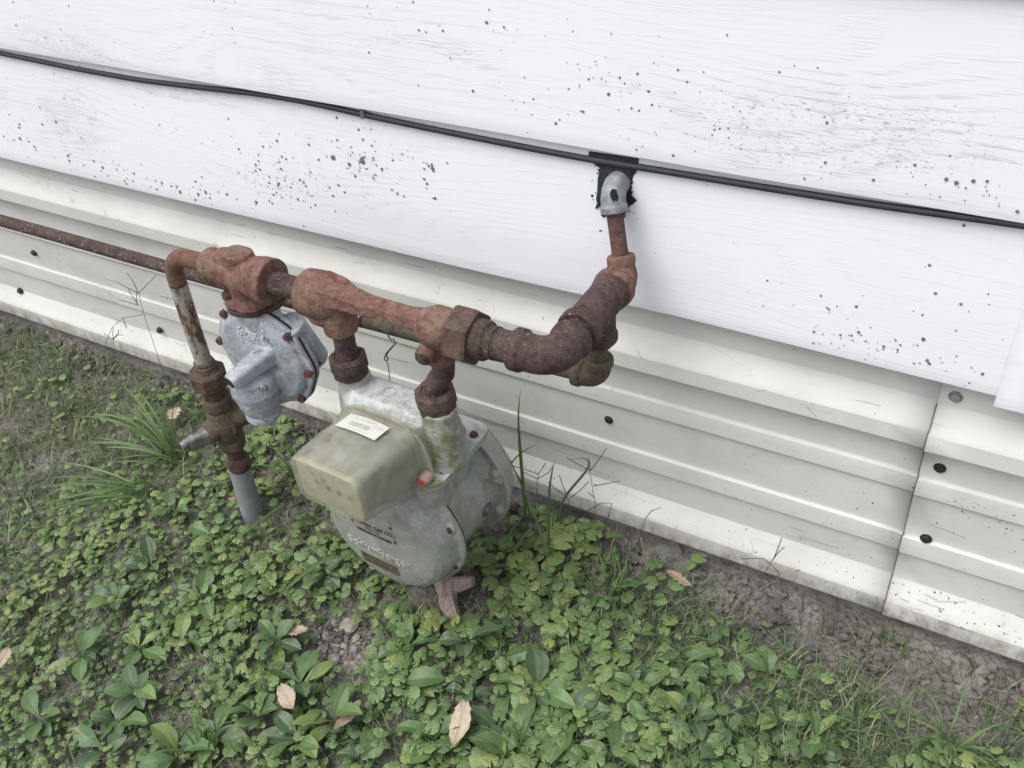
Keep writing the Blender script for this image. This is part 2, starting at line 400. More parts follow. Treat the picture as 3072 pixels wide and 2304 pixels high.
# ================================================================== THE WALL
XL, XR = -3.4, 1.6
def lin(x, xs, ys): return np.interp(x, xs, ys)
wall = empty('house_wall', (-.7, .02, .45), 'white wood-grained vinyl siding wall of the house above the cream skirting', 'wall')
def board(zb, ztop, x0, x1, yb=-.030, yt=-.018, sag=None, seed=0):
    xs = np.linspace(x0, x1, int((x1 - x0) / .03) + 2); n = len(xs)
    prof = []                                       # (dz from bottom, y)
    H = ztop - zb
    for t in np.linspace(1, 0, 14):
        prof.append((.0016 + t * (H - .0016), yb + (yt - yb) * t - .0012 * math.sin(t * math.pi)))
    for a in (20, 45, 70, 90): prof.append((.0016 - .0016 * math.sin(math.radians(a)), yb + .0020 * (1 - math.cos(math.radians(a)))))
    prof += [(.0006, yb + .014), (.004, yb + .016), (.012, yb + .016)]
    V = []
    for dz, y in prof:
        s = sag(xs) if sag else np.zeros(n)
        wob = .0003 * np.sin(xs * 3.1 + seed) + .0002 * np.sin(xs * 9 + seed * 2)
        f = max(0, 1 - dz / H)
        V.append(np.stack([xs, np.full(n, y) + wob * f * 1.2, zb + dz + s * f], 1))
    V = np.concatenate(V); F = []
    for i in range(len(prof) - 1):
        for j in range(n - 1): F.append((i * n + j, i * n + n + j, i * n + n + j + 1, i * n + j + 1))
    return V, F
sagA = lambda x: lin(x, [-1.9, -1.6, -1.1, -.7, -.3, .2], [0, -.0005, .0006, 0, -.0030, -.0022])
sagB = lambda x: lin(x, [-2.0, -1.75, -1.2, -.75, -.38, -.1, .1], [-.001, -.003, -.001, .0002, .0055, .002, 0])
zA, zB, zT = .7335, .4985, .9625
BO = {}
for nm, zb, zt, x0, x1, yb, sg, sd_ in (('A', zA, zT + .02, XL, XR, -.030, sagA, 1), ('B', zB, zA + .02, XL, .075, -.030, sagB, 2),
                                        ('B2', zB - .012, zA + .02, .0185, XR, -.0335, None, 5), ('T', zT, zT + .25, XL, XR, -.030, None, 4),
                                        ('U', zT + .23, zT + .48, XL, XR, -.030, None, 7)):
    m = MB().add(*board(zb, zt, x0, x1, yb, -.018 if nm != 'B2' else -.0215, sg, sd_))
    o = link('siding_board', m.mesh('siding_board'), M_side, wall, smooth_ang=50); BO[nm] = o
    so = o.modifiers.new('thick', 'SOLIDIFY'); so.thickness = .0013; so.offset = -1
o = link('sheathing', MB().add(*box(((XL + XR) / 2, .03, .95), (XR - XL, .04, 1.0))).mesh('sheathing'), M_tar, wall)
# ---- skirting (cream ribbed metal): profile z (as seen on plane y=0), protrusion y
def zc(z0, Y): return CAM[2] - (CAM[2] - z0) * (1.05 + Y) / 1.05
prof0 = [(.60, 0), (.449, 0), (.443, -.002), (.400, -.0205), (.396, -.022), (.391, -.0235), (.3645, -.0240), (.3625, -.0225), (.362, -.012), (.3618, 0),
         (.3190, 0), (.316, -.001), (.311, -.0048), (.308, -.0054), (.281, -.0056), (.2795, -.0048), (.279, 0),
         (.201, 0), (.198, -.001), (.193, -.0050), (.190, -.0055), (.160, -.0058), (.1583, -.0050), (.158, 0),
         (.105, 0), (.100, -.0015), (.050, -.0205), (.046, -.022), (.041, -.0235), (.011, -.024), (.009, -.023), (.0085, -.015), (.009, -.006)]
prof = [(zc(z, y), y) for z, y in prof0]
skirt = empty('skirting', (-.7, .02, 0), 'cream ribbed metal skirting running along the foot of the wall under the siding', 'skirting')
def skirt_panel(x0, x1, dy, dz=0, wav=0):
    xs = np.linspace(x0, x1, int((x1 - x0) / .05) + 2); n = len(xs); V = []
    for z, y in prof: V.append(np.stack([xs, np.full(n, y + dy) + .0008 * np.sin(xs * 4 + wav), z + dz + .0015 * np.sin(xs * 1.7 + 1) * 0 + np.zeros(n)], 1))
    F = []
    for i in range(len(prof) - 1):
        for j in range(n - 1): F.append((i * n + j, i * n + n + j, i * n + n + j + 1, i * n + j + 1))
    return np.concatenate(V), F
for x0, x1, dy, dz, wv in ((XL, -.0442, 0, 0, 0), (-.0438, XR, -.0012, -.004, 1)):
    o = link('skirting_panel', MB().add(*skirt_panel(x0, x1, dy, dz, wv)).mesh('skirting_panel'), M_skirt, skirt, smooth_ang=14)
    so = o.modifiers.new('thick', 'SOLIDIFY'); so.thickness = .001; so.offset = -1
o = link('seam_line', MB().add(*tube([(-.0442 + .0005 * math.sin(i * 1.3), y - .0008, z) for i, (z, y) in enumerate(prof[2:])], .0004, 5)).mesh('seam_line'), M_bolt, skirt)  # thin dark line down the joint between the two panels
def screw(px, py, Y, r, mat, blob_=0):
    p = yD(px, py, Y); m = MB()
    if blob_:
        m.add(*lathe(p + [0, .002, 0], (0, -1, 0), [(0, r * .9), (.002, r), (.005, r * .85), (.008, r * .45), (.0085, .001)], 12, sx=1.1))
        V = np.concatenate(m.v); V += (rng.random(V.shape) - .5) * r * .35; m.v = [V]
    else:
        m.add(*lathe(p + [0, .001, 0], (0, -1, 0), [(0, r * 1.05), (.0014, r * 1.05), (.0016, r * .8), (.0045, r * .74), (.0052, r * .5), (.0052, .001)], 10))
    link('screw_head', m.mesh('screw_head'), mat, skirt)
for a in ((75, 546, -.001, .0075, M_screw, 1), (44, 628, -.004, .0075, M_screw, 1), (345, 713, -.004, .007, M_screw, 1), (1315, 907, -.001, .0075, M_screw, 0),
          (2030, 1011, -.001, .0080, M_screw, 0), (2000, 1164, -.003, .0080, M_screw, 0), (2064, 857, -.001, .0085, M_gscrew, 0)): screw(*a)

# ---- spots of lichen on the boards and flecks on the skirting: thin real discs, far too many to count
def spots(cl, ysurf, nm, mat, parent, seed, elong=1.0, base=0, rect=None, rr=(.0007, .0018)):
    r_ = np.random.default_rng(seed); V = []; F = []; n = 0
    pts = []
    for (px, py, sx, sz, cnt, r0, r1) in cl:
        c = yD(px, py, -.025)
        for _ in range(cnt):
            pts.append((c[0] + r_.normal() * sx, c[2] + r_.normal() * sz, r0 + (r1 - r0) * r_.random() ** 3))
    for _ in range(base):
        pts.append((r_.uniform(rect[0], rect[1]), r_.uniform(rect[2], rect[3]), rr[0] + (rr[1] - rr[0]) * r_.random() ** 3))
    for x, z, r in pts:
        if rect and not (rect[2] < z < rect[3] and rect[0] < x < rect[1]): continue
        y, ny = ysurf(x, z); k = 7; a0 = r_.random() * 6.28; th = r_.random() * 3.14 if elong != 1 else 0
        for i in range(k):
            a = a0 + i * 2 * math.pi / k; q = r * (.75 + .5 * r_.random()); dx, dz = q * math.cos(a) * elong, q * math.sin(a) / elong
            dx, dz = dx * math.cos(th) - dz * math.sin(th), dx * math.sin(th) + dz * math.cos(th)
            V.append((x + dx, y - .0003 + ny * dz, z + dz))
        V.append((x, y - .0005, z))
        F += [(n + i, n + (i + 1) % k, n + k) for i in range(k)]; n += k + 1
    m = MB().add(V, F); o = link(nm, m.mesh(nm), mat, parent, smooth_ang=0); o['kind'] = 'stuff'; return o
def board_y(zb, zt, yb=-.030, yt=-.018, sag=None):
    def f(x, z):
        H = zt - zb; t = (z - zb - .0016) / (H - .0016); t = min(1, max(0, t))
        return yb + (yt - yb) * t - .0012 * math.sin(t * math.pi) - .0004, (yt - yb) / H
    return f
M_spot = m_plain('grey_lichen_spot', (.13, .14, .13), .8, var=.3, sc=300)
spots([(560, 50, .2, .05, 10, .0008, .002), (1030, 60, .10, .04, 16, .0007, .0017), (1300, 210, .09, .045, 34, .0007, .0024), (1370, 190, .03, .03, 18, .0007, .002),
       (1090, 130, .12, .05, 18, .0007, .0019), (2050, 410, .06, .014, 44, .0007, .003), (1800, 250, .16, .05, 26, .0006, .0018), (1500, 280, .08, .03, 20, .0006, .0015),
       (820, 260, .06, .02, 10, .0008, .0024), (100, 80, .15, .04, 22, .0008, .002)],
      board_y(zA, zT + .02), 'lichen_spots', M_spot, wall, 3, base=45, rect=(-2.4, .35, zA + .008, zT - .005))
spots([(620, 400, .05, .022, 120, .0007, .0026), (650, 360, .08, .03, 60, .0007, .0024), (780, 340, .022, .028, 24, .0012, .0052), (800, 350, .035, .03, 46, .0007, .0024),
       (420, 415, .08, .012, 40, .0007, .0035), (250, 370, .15, .02, 60, .0007, .003), (60, 300, .08, .05, 50, .0007, .003), (930, 385, .02, .02, 14, .0012, .0034),
       (1880, 740, .05, .012, 34, .0007, .0028), (1830, 690, .05, .03, 20, .0007, .0026), (1970, 640, .12, .05, 18, .0007, .0022), (2050, 790, .05, .012, 20, .0007, .0024),
       (350, 250, .14, .03, 26, .0008, .002)],
      board_y(zB, zA + .02), 'lichen_spots', M_spot, wall, 5, base=45, rect=(-2.4, .015, zB + .006, zA - .01))
def skirt_y(x, z):
    zs = [p[0] for p in prof][::-1]; ys = [p[1] for p in prof][::-1]
    for i in range(len(prof) - 1):
        if prof[i][0] >= z >= prof[i + 1][0] and prof[i][0] - prof[i + 1][0] > .004:
            t = (prof[i][0] - z) / (prof[i][0] - prof[i + 1][0]); s = (prof[i][1] - prof[i + 1][1]) / (prof[i][0] - prof[i + 1][0])
            return prof[i][1] + t * (prof[i + 1][1] - prof[i][1]) - .0004, s
    return min(p[1] for p in prof if abs(p[0] - z) < .02) - .0008, 0
M_fleck = m_plain('dark_debris_fleck', (.05, .042, .035), .8, var=.4)
spots([(2160, 1130, .06, .02, 160, .0005, .0014), (2050, 1330, .12, .02, 60, .0005, .0014), (80, 410, .02, .01, 30, .0005, .0014), (90, 560, .04, .03, 40, .0005, .0014),
       (250, 620, .2, .05, 70, .0005, .0014), (1500, 1150, .3, .02, 160, .0005, .0013), (1150, 980, .2, .03, 60, .0005, .0012)],
      skirt_y, 'debris_flecks', M_fleck, skirt, 9, elong=1.5, base=900, rect=(-2.4, .35, .04, .30), rr=(.0004, .0013))
spots([(80, 400, .02, .015, 20, .0005, .0014)], skirt_y, 'debris_flecks', M_fleck, skirt, 19, elong=1.6, base=240, rect=(-2.4, .35, .30, .50), rr=(.0004, .0012))
# thin scratches and hair-like roots stuck on the skirting
r_ = np.random.default_rng(21); m = MB()
for i in range(120):
    x = r_.uniform(-2.3, .3); z = r_.choice([r_.uniform(.06, .12), r_.uniform(.06, .12), r_.uniform(.40, .46), r_.uniform(.13, .34)]); L = r_.uniform(.006, .05); P = []
    if x > -.6 and r_.random() < .5: L *= 1.6
    a = r_.normal() * .05 if r_.random() < .75 else r_.uniform(-1.5, 1.5); L = L if abs(a) < .3 else L * .4
    for t in np.linspace(0, 1, 5):
        xx = x + L * t * math.cos(a); zz = z + L * t * math.sin(a) + r_.normal() * .0003
        P.append((xx, skirt_y(xx, zz)[0] - .0002, zz))
    m.add(*tube(P, .00025, 3, False))
o = link('scratches', m.mesh('scratches'), M_fleck, skirt, smooth_ang=0); o['kind'] = 'stuff'

# ---- black cable along the siding
cpts = [(-60, 100), (0, 115), (80, 131), (150, 146), (300, 173), (440, 190), (560, 203), (640, 216), (740, 237), (780, 247), (900, 272), (1020, 296), (1180, 327), (1300, 349),
        (1400, 364), (1600, 397), (1800, 429), (1900, 444), (2000, 458), (2120, 474), (2212, 486), (2300, 500)]
P = np.array([yD(x, y, -.0245) for x, y in cpts])
P = np.concatenate([[P[0] - (P[1] - P[0]) * 8], P, [P[-1] + (P[-1] - P[-2]) * 6]])
tt = np.concatenate([[0], np.cumsum(np.linalg.norm(np.diff(P, axis=0), axis=1))]); ts = np.arange(0, tt[-1], .015)
P = np.stack([np.interp(ts, tt, P[:, i]) for i in range(3)], 1)
for _ in range(6): P[1:-1] = (P[:-2] + 2 * P[1:-1] + P[2:]) / 4
cable = link('cable', MB().add(*tube(P, .0043, 14)).mesh('cable'), M_cable, smooth_ang=180)
tag(cable, 'thin dark grey cable sagging along the lap of the white siding', 'cable')
p = yD(776, 249, -.036); p[1] = -.0275; m = MB().add(*box(p, (.007, .004, .010))).add(*cyl(p + [0, .006, -.006], p + [0, -.004, -.006], .0022, n=8))
tag(link('cable_clip', m.mesh('cable_clip'), M_zinc), 'tiny grey clip pinning the dark cable to the siding', 'clip')

# ---- black caulk behind the galvanised elbow
def c4(x, y): return (1740 + x / 5.927, 420 + y / 5.927)
OUT = [(185, 170), (175, 235), (148, 292), (215, 300), (290, 288), (360, 300), (440, 340), (455, 430), (400, 470), (345, 480), (375, 540), (350, 640), (345, 900), (330, 1000), (350, 1080), (318, 1160), (352, 1168),
       (390, 1100), (430, 1290), (460, 1320), (740, 1210), (765, 1330), (845, 1325), (850, 1300), (835, 1260), (870, 1235), (840, 1200), (905, 1180), (880, 1150), (985, 1090), (1040, 1040), (1058, 1012), (1015, 1018),
       (985, 985), (992, 965), (950, 948), (980, 880), (945, 870), (968, 800), (950, 760), (990, 705), (960, 690), (985, 590), (1030, 545), (1050, 430), (1070, 340), (1068, 300), (600, 230)]
def yb_(z): return board_y(zB, zA + .02)(0, z)[0]
m = MB(); C2 = np.array([aY(*c4(x, y), -.016) for x, y in OUT]); cen = np.array(aY(*c4(720, 640), -.016)); n = len(C2)
rings = []
for s, dy in ((1.0, -.0006), (.97, -.0020), (.8, -.0030), (.45, -.0040), (.1, -.0050)):
    R = cen + (C2 - cen) * s; R[:, 1] = [yb_(z) + .0006 + dy + (rng.random() - .5) * (.0012 if s < .99 else 0) for z in R[:, 2]]; rings.append(R)
V, F = loft(rings); F = [f for f in F if len(f) == 4]
m.add(V, F).add([rings[-1].mean(0)], []); k = n * 4
m.f += [(k + j, k + (j + 1) % n, n * 5) for j in range(n)]
for (x, y, s) in ((260, 950, 26), (320, 900, 14), (252, 687, 12), (430, 1550, 22), (400, 1555, 10), (345, 560, 16), (300, 440, 12), (1000, 1240, 12), (920, 1215, 14), (1070, 1352, 7), (280, 1010, 12), (965, 880, 16)):
    q = aY(*c4(x, y), -.016); q[1] = yb_(q[2]) + .0004
    R = [q + np.array([math.cos(a) * s / 5.927 / 1900 * (.6 + rng.random() * .8), 0, math.sin(a) * s / 5.927 / 1900 * (.6 + rng.random() * .8)]) for a in np.arange(8) * math.pi / 4]
    m.add([*R, q - [0, .0012, 0]], [(j, (j + 1) % 8, 8) for j in range(8)])
tag(link('caulk_patch', m.mesh('caulk_patch'), M_tar, smooth_ang=30), 'ragged smear of black caulk on the siding behind the galvanised elbow', 'caulk')

# ================================================================== PIPEWORK
YP, ZP = -.267, .585
# ---- long rusty pipe behind, with its drop elbow
rp = empty('house_pipe', (-1.2, -.15, .447), 'long thin rusty pipe running low along the skirting behind the meter', 'pipe')
P = [(-3.2, -.15, .443), (-1.8, -.15, .444), (-1.2, -.15, .4475), (-.86, -.15, .4505), (-.73, -.15, .4525), (-.56, -.15, .462), (-.470, -.15, .4672)]
tt = np.linspace(0, 1, 60); s0 = np.array(P); xs = np.linspace(-3.2, -.47, 90)
P = np.stack([xs, np.full(90, -.15) + .001 * np.sin(xs * 7), np.interp(xs, s0[:, 0], s0[:, 2])], 1)
a = [q for q in P if q[0] < -.83]; b = [q for q in P if q[0] >= -.86]
link('pipe', MB().add(*tube(a, .0115, 20)).mesh('pipe'), M_pipe, rp, smooth_ang=180)
link('pipe', MB().add(*tube(b, .0113, 20)).mesh('pipe'), M_lich, rp, smooth_ang=180)
m = MB()
m.add(*tube([(-.474, -.15, .4675)] + [np.array((-.468, -.15, .4675))] + arc((-.468, -.15, .4885), .021, -math.pi / 2, 0, (1, 0, 0), (0, 0, 1), 8) + [(-.447, -.15, .496)], .0165, 22))
m.add(*lathe((-.484, -.15, .4675), (1, 0, 0), [(0, .0185), (.002, .0197), (.011, .0197), (.013, .0175)], 26))
m.add(*lathe((-.447, -.15, .503), (0, 0, -1), [(0, .0185), (.002, .0197), (.011, .0197), (.013, .0175)], 26))
link('elbow', remesh(m, .0013, 4), M_oliv2, rp)
# ---- outlet run: nipple, elbow, tee, elbow, riser to the wall
ol = empty('outlet_pipe', (-.446, YP, .58), 'stubby maroon rusted outlet pipe of elbows and a tee turning back to the wall', 'pipe')
m = MB().add(*lathe((-.556, YP, ZP), (1, 0, 0), [(0, .0262), (.016, .0258), (.019, .024), (.021, .0212), (.030, .0215), (.031, .0200)], 30))
for i in range(5): m.add(*lathe((-.5325 + i * .0022, YP, ZP), (1, 0, 0), [(0, .0198), (.0011, .0208), (.0022, .0198)], 26))
m.add(*cyl((-.534, YP, ZP), (-.49, YP, ZP), .0202, n=28))
link('nipple', m.mesh('nipple'), M_dark, ol)
m = MB(); XE = -.446
m.add(*tube([(-.494, YP, ZP), (-.474, YP, ZP)] + arc((-.474, YP + .028, ZP), .028, -math.pi / 2, 0, (1, 0, 0), (0, 1, 0), 9) + [(XE, YP + .040, ZP)], .0238, 26))
m.add(*lathe((-.503, YP, ZP), (1, 0, 0), [(0, .0252), (.002, .0272), (.014, .0272), (.018, .024)], 30))
m.add(*lathe((XE, YP + .048, ZP), (0, -1, 0), [(0, .0252), (.002, .0268), (.012, .0268), (.016, .024)], 30))
link('elbow', remesh(m, .0013, 2), M_dark, ol)
m = MB().add(*cyl((XE, -.226, ZP), (XE, -.19, ZP), .0205, n=26)); link('nipple', m.mesh('nipple'), M_dark, ol)
m = MB()
m.add(*cyl((XE, -.196, ZP), (XE, -.106, ZP - .003), .0245, n=28))
m.add(*lathe((XE, -.209, ZP), (0, 1, 0), [(0, .0265), (.002, .0285), (.013, .0285), (.018, .0245)], 30))
m.add(*lathe((XE, -.107, ZP - .003), (0, -1, 0), [(0, .0248), (.002, .0262), (.010, .0262), (.014, .0245)], 30))
m.add(*cyl((XE, -.150, ZP), (XE, -.150, ZP - .044), .0225, n=26))
m.add(*lathe((XE, -.150, ZP - .052), (0, 0, 1), [(0, .0235), (.002, .0250), (.010, .0250), (.014, .0225)], 30))
link('tee', remesh(m, .0013, 2), M_dark, ol)
m = MB().add(*hexnut((XE, -.150, ZP - .052), (XE, -.150, ZP - .063), .0165, 8)).add(*cyl((XE - .0005, -.150, ZP - .06), (XE - .0005, -.150, .498), .0120, n=20))
link('reducer', m.mesh('reducer'), M_oliv2, ol)
ub = np.array((-.4475, -.0735, .600)); ut = np.array((-.4660, -.0535, .668))
m = MB()
m.add(*tube([(XE, -.108, ZP - .003), (XE, -.096, ZP - .003), (-.4462, -.0835, ZP - .0015), (-.4464, -.0765, ZP + .005), tuple(ub)], [.0245, .0242, .0235, .0215, .0180], 26))
m.add(*lathe((XE, -.1085, ZP - .003), (0, 1, 0), [(0, .0265), (.002, .0282), (.012, .0282), (.017, .024)], 30))
m.add(*lathe(ub + [0, 0, .003], ut - ub, [(-.004, .0165), (0, .0188), (.008, .0188), (.011, .0172)], 28))
link('elbow', remesh(m, .0013, 5), M_red, ol)
m = MB().add(*cyl(ub, ut, .0108, n=22)); d = (ut - ub) / np.linalg.norm(ut - ub)
for h in (.012, .0145, .017): m.add(*lathe(ub + d * h, d, [(0, .0108), (.0008, .0116), (.0016, .0108)], 22))
M_pit = rust('pitted_red_rust', (.100, .052, .043), (.135, .072, .060), .2, (.3, .24, .19), .1)
link('riser_nipple', m.mesh('riser_nipple'), M_pit, ol)
m = MB(); g0 = ut - d * .002
m.add(*tube([g0, g0 + d * .008, g0 + d * .015 + [0, .0015, 0], g0 + d * .022 + [0, .006, 0], g0 + d * .026 + [0, .013, 0], g0 + d * .026 + [0, .034, 0]], [.0160, .0162, .0164, .0162, .0160, .0158], 26))
m.add(*lathe(g0 - d * .003, d, [(0, .0162), (.0015, .0178), (.0090, .0178), (.0115, .0160)], 28))
ge = link('galvanised_elbow', remesh(m, .0012, 5), M_galv, ol)
q = aY(1843, 585, -.0715)
R = [q + np.array([math.cos(a) * .0055 * (.8 + rng.random() * .4), .0, math.sin(a) * .0095 * (.8 + rng.random() * .4)]) for a in np.arange(14) * 2 * math.pi / 14]
link('tar_smear', MB().add([*R, q - [0, .0006, 0]], [(j, (j + 1) % 14, 14) for j in range(14)]).mesh('tar_smear'), M_tar, ol)

# ---- meter bar
mbp = empty('meter_bar', (-.70, YP, ZP), 'red rusted cast meter bar joining the regulator line to the meter swivels', 'meter bar')
m = MB()
m.add(*lathe((-.823, YP, ZP), (1, 0, 0), [(0, .026), (.0015, .0325), (.030, .0345), (.045, .031), (.060, .022), (.07, .010)], 32))
m.add(*lathe((-.775, YP, ZP), (0, 0, -1), [(-.01, .024), (.015, .0225), (.030, .0235), (.050, .0235), (.052, .020)], 30))
m.add(*lathe((-.800, YP, ZP - .008), (.3, 0, -1), [(0, .028), (.024, .0250), (.034, .016)], 26))
def pr_rect(x, w_, zt, zb): return [(x, YP - w_ / 2, zb), (x, YP + w_ / 2, zb), (x, YP + w_ / 2 * .85, zt), (x, YP - w_ / 2 * .85, zt)]
m.add(*loft([pr_rect(-.795, .058, .611, .588), pr_rect(-.765, .050, .609, .588), pr_rect(-.745, .038, .602, .584), pr_rect(-.72, .032, .599, .583), pr_rect(-.66, .030, .598, .583), pr_rect(-.635, .034, .600, .584), pr_rect(-.615, .044, .606, .586)]))
m.add(*lathe((-.640, YP, ZP), (1, 0, 0), [(0, .012), (.008, .022), (.024, .0290), (.038, .0285), (.050, .0270), (.056, .0265)], 32))
m.add(*lathe((-.614, YP, ZP), (0, 0, -1), [(0, .022), (.025, .020), (.045, .0195), (.052, .0195), (.055, .0165)], 28))
m.add(*cyl((-.618, YP, ZP - .018), (-.618, YP - .031, ZP - .030), .0135, n=20))
link('bar_casting', remesh(m, .0014, 4), M_red, mbp)
hx = link('union_nut', MB().add(*hexnut((-.5865, YP, ZP), (-.5535, YP, ZP), .0375, 6, .25, .06)).mesh('union_nut'), M_nut, mbp, smooth_ang=20)
m = MB().add(*tube([(-.773, YP, .545), (-.775, YP, .512), (-.777, YP, .480)], [.0152, .0150, .0158], 24)).add(*lathe((-.777, YP, .4895), (0, 0, -1), [(0, .0150), (.0015, .0180), (.006, .0180)], 26))
link('swivel', m.mesh('swivel'), M_dark, mbp)
def nut(x, y, zt, zb, mat, r=.0262):
    m = MB()
    for (r0, r1, z0, z1) in ((.0185, r, 0, 1),):
        n = 48; a = np.arange(n) * 2 * math.pi / n; hexr = lambda s: s * (1 - .035 * np.cos(8 * a)) ; V = []
        L = zt - zb
        for h, s in ((0, .0182), (0, r - .003), (-.003, r), (-L * .5, r + .0008), (-L * .55, r - .0012), (-L + .003, r - .0015), (-L, r - .004), (-L, .014)):
            rr_ = hexr(s) if s > .02 else np.full(n, s); V.append(np.stack([x + rr_ * np.cos(a), y + rr_ * np.sin(a), np.full(n, zt + h)], 1))
        m.add(*loft(V, False))
    return link('swivel_nut', m.mesh('swivel_nut'), mat, mbp, smooth_ang=35)
nut(-.777, YP, .490, .456, M_dark)
RX, RY = -.628, -.275
m = MB().add(*tube([(-.6135, YP, .545), (-.6125, YP, .524), (-.6140, YP - .001, .512), (-.6215, YP - .004, .500), (-.627, YP - .0075, .489), (RX, RY, .474)], [.0150, .0150, .0155, .0155, .0155, .0160], 24))
m.add(*lathe((RX, RY, .4835), (0, 0, -1), [(0, .0155), (.0015, .0182), (.006, .0182)], 26))
link('offset_swivel', m.mesh('offset_swivel'), M_dark, mbp, smooth_ang=60)
nut(RX, RY, .484, .448, M_nut, .0268)
m = MB().add(*lathe((-.6195, YP - .030, ZP - .030), (0, -1, -.25), [(0, .0105), (.003, .0105), (.0045, .0085)], 8))
link('plug', m.mesh('plug'), M_dark, mbp)
# ---- twisted seal wire hanging from the pipe
P = [aY(900 + x / 3.687, 780 + y / 3.687, Y) for x, y, Y in ((1010, 700, -.155), (985, 760, -.166), (972, 820, -.168), (985, 860, -.166), (1015, 888, -.164), (1045, 870, -.162), (1040, 900, -.163), (1050, 930, -.163), (1010, 970, -.163), (975, 1010, -.164), (945, 1040, -.165),
     (962, 1070, -.165), (975, 1100, -.165), (955, 1115, -.166), (935, 1100, -.166), (938, 1070, -.166), (960, 1050, -.167), (990, 1000, -.167), (1025, 960, -.167), (1065, 905, -.166))]
m = MB().add(*tube(P, .0011, 6)); P2 = [aY(900 + x / 3.687, 780 + y / 3.687, Y) for x, y, Y in ((960, 1105, -.166), (975, 1170, -.168), (985, 1240, -.170), (998, 1360, -.172))]
m.add(*tube(P2, .0008, 5))
tag(link('seal_wire', m.mesh('seal_wire'), M_wire, smooth_ang=180), 'short twisted rusty seal wire hanging under the meter bar', 'wire')

# ---- line between regulator valve and meter bar belongs to the regulator assembly
gr = empty('gas_regulator', (-.935, -.27, .45), 'grey painted dial-shaped gas regulator hanging from a red rusted valve casting', 'gas regulator')
link('pipe', MB().add(*cyl((-.885, YP, ZP), (-.815, YP, ZP), .0165, n=28)).mesh('pipe'), M_dark, gr)
m = MB()
m.add(*lathe((-.9990, YP, ZP), (1, 0, 0), [(0, .0225), (.002, .0262), (.013, .0262), (.018, .0238), (.05, .0250), (.085, .0295), (.100, .0325), (.118, .0332), (.1195, .0318), (.1195, .018)], 36))
bt = rrect(.046, .036, .016, 6)
m.add(*loft([[(-.937 + x * s, YP + y * s + .002, z) for x, y in bt] for s, z in ((1.1, .590), (1.05, .606), (1.0, .617), (.9, .620))]))
m.add(*loft([[(-.965 + x * s, YP + y * s + .002, z) for x, y in rrect(.034, .034, .014, 6)] for s, z in ((1.1, .590), (1.0, .606), (.85, .612))]))
m.add(*lathe((-.932, YP, ZP), (0, 0, -1), [(0, .028), (.03, .0262), (.040, .028), (.046, .029)], 30))
FA = math.radians(42); ca, sa = math.cos(FA), math.sin(FA); FC = np.array((-.942, -.253, 0))
def oval(a_, b_, n=40, tip=.0):
    P = []
    for i in range(n):
        t = 2 * math.pi * i / n; x = a_ * math.copysign(abs(math.cos(t)) ** 1.15, math.cos(t)); y = b_ * math.copysign(abs(math.sin(t)) ** .9, math.sin(t)); P.append((x, y))
    return np.array(P)
def fr(P, z, s=1.0): return [(FC[0] + (x * ca - y * sa) * s, FC[1] + (x * sa + y * ca) * s, z) for x, y in P]
ov = oval(.043, .0305)
m.add(*loft([fr(ov, .5445, .90), fr(ov, .542, 1.0), fr(ov, .533, 1.0), fr(ov, .5315, .96)]))
link('valve_casting', remesh(m, .0014, 3), M_red, gr)
m = MB().add(*loft([fr(oval(.0425, .030), .5290, .98), fr(oval(.0425, .030), .5280, 1.0), fr(oval(.0425, .030), .5215, 1.0), fr(oval(.0425, .030), .5200, .96)]))
link('lower_flange', m.mesh('lower_flange'), M_nut, gr)
m = MB().add(*loft([fr(oval(.038, .025), .532), fr(oval(.038, .025), .5285)])); link('dark_gap_fill', m.mesh('dark_gap_fill'), M_ink, gr)  # black filler standing for the shaded gap between the two flange plates
for sgn in (-1, 1):
    c = np.array(fr([(sgn * .033, 0)], .542)[0]); m = MB().add(*hexnut(c - [0, 0, .002], c + [0, 0, .010], .0108, 6, .3)).add(*cyl(c - [0, 0, .028], c, .004, n=10))
    link('flange_bolt', m.mesh('flange_bolt'), M_nut, gr, smooth_ang=20)
# diaphragm housing, axis along the wall normal
DC = np.array((-.940, -.262, .440))
def disc_out(r, n=64, bump_=.0):
    a = np.arange(n) * 2 * math.pi / n; rr_ = r * (1 + bump_ * (np.cos(8 * a + .5)) ); return np.stack([DC[0] + rr_ * np.cos(a), np.zeros(n), DC[2] + rr_ * np.sin(a)], 1)
def dring(r, y, bump_=.0): P = disc_out(r, bump_=bump_); P[:, 1] = y + .011; P[:, 2] = np.minimum(P[:, 2], .5215); return P
def flange(y0, y1, r=.088):
    return loft([dring(r * .985, y0, .022), dring(r, y0 + (y1 - y0) * .2, .022), dring(r, y0 + (y1 - y0) * .8, .022), dring(r * .985, y1, .022)])
m = MB().add(*flange(-.281, -.2735)).add(*loft([dring(.079, -.279), dring(.077, -.286), dring(.071, -.291), dring(.045, -.293), dring(.02, -.294)]))
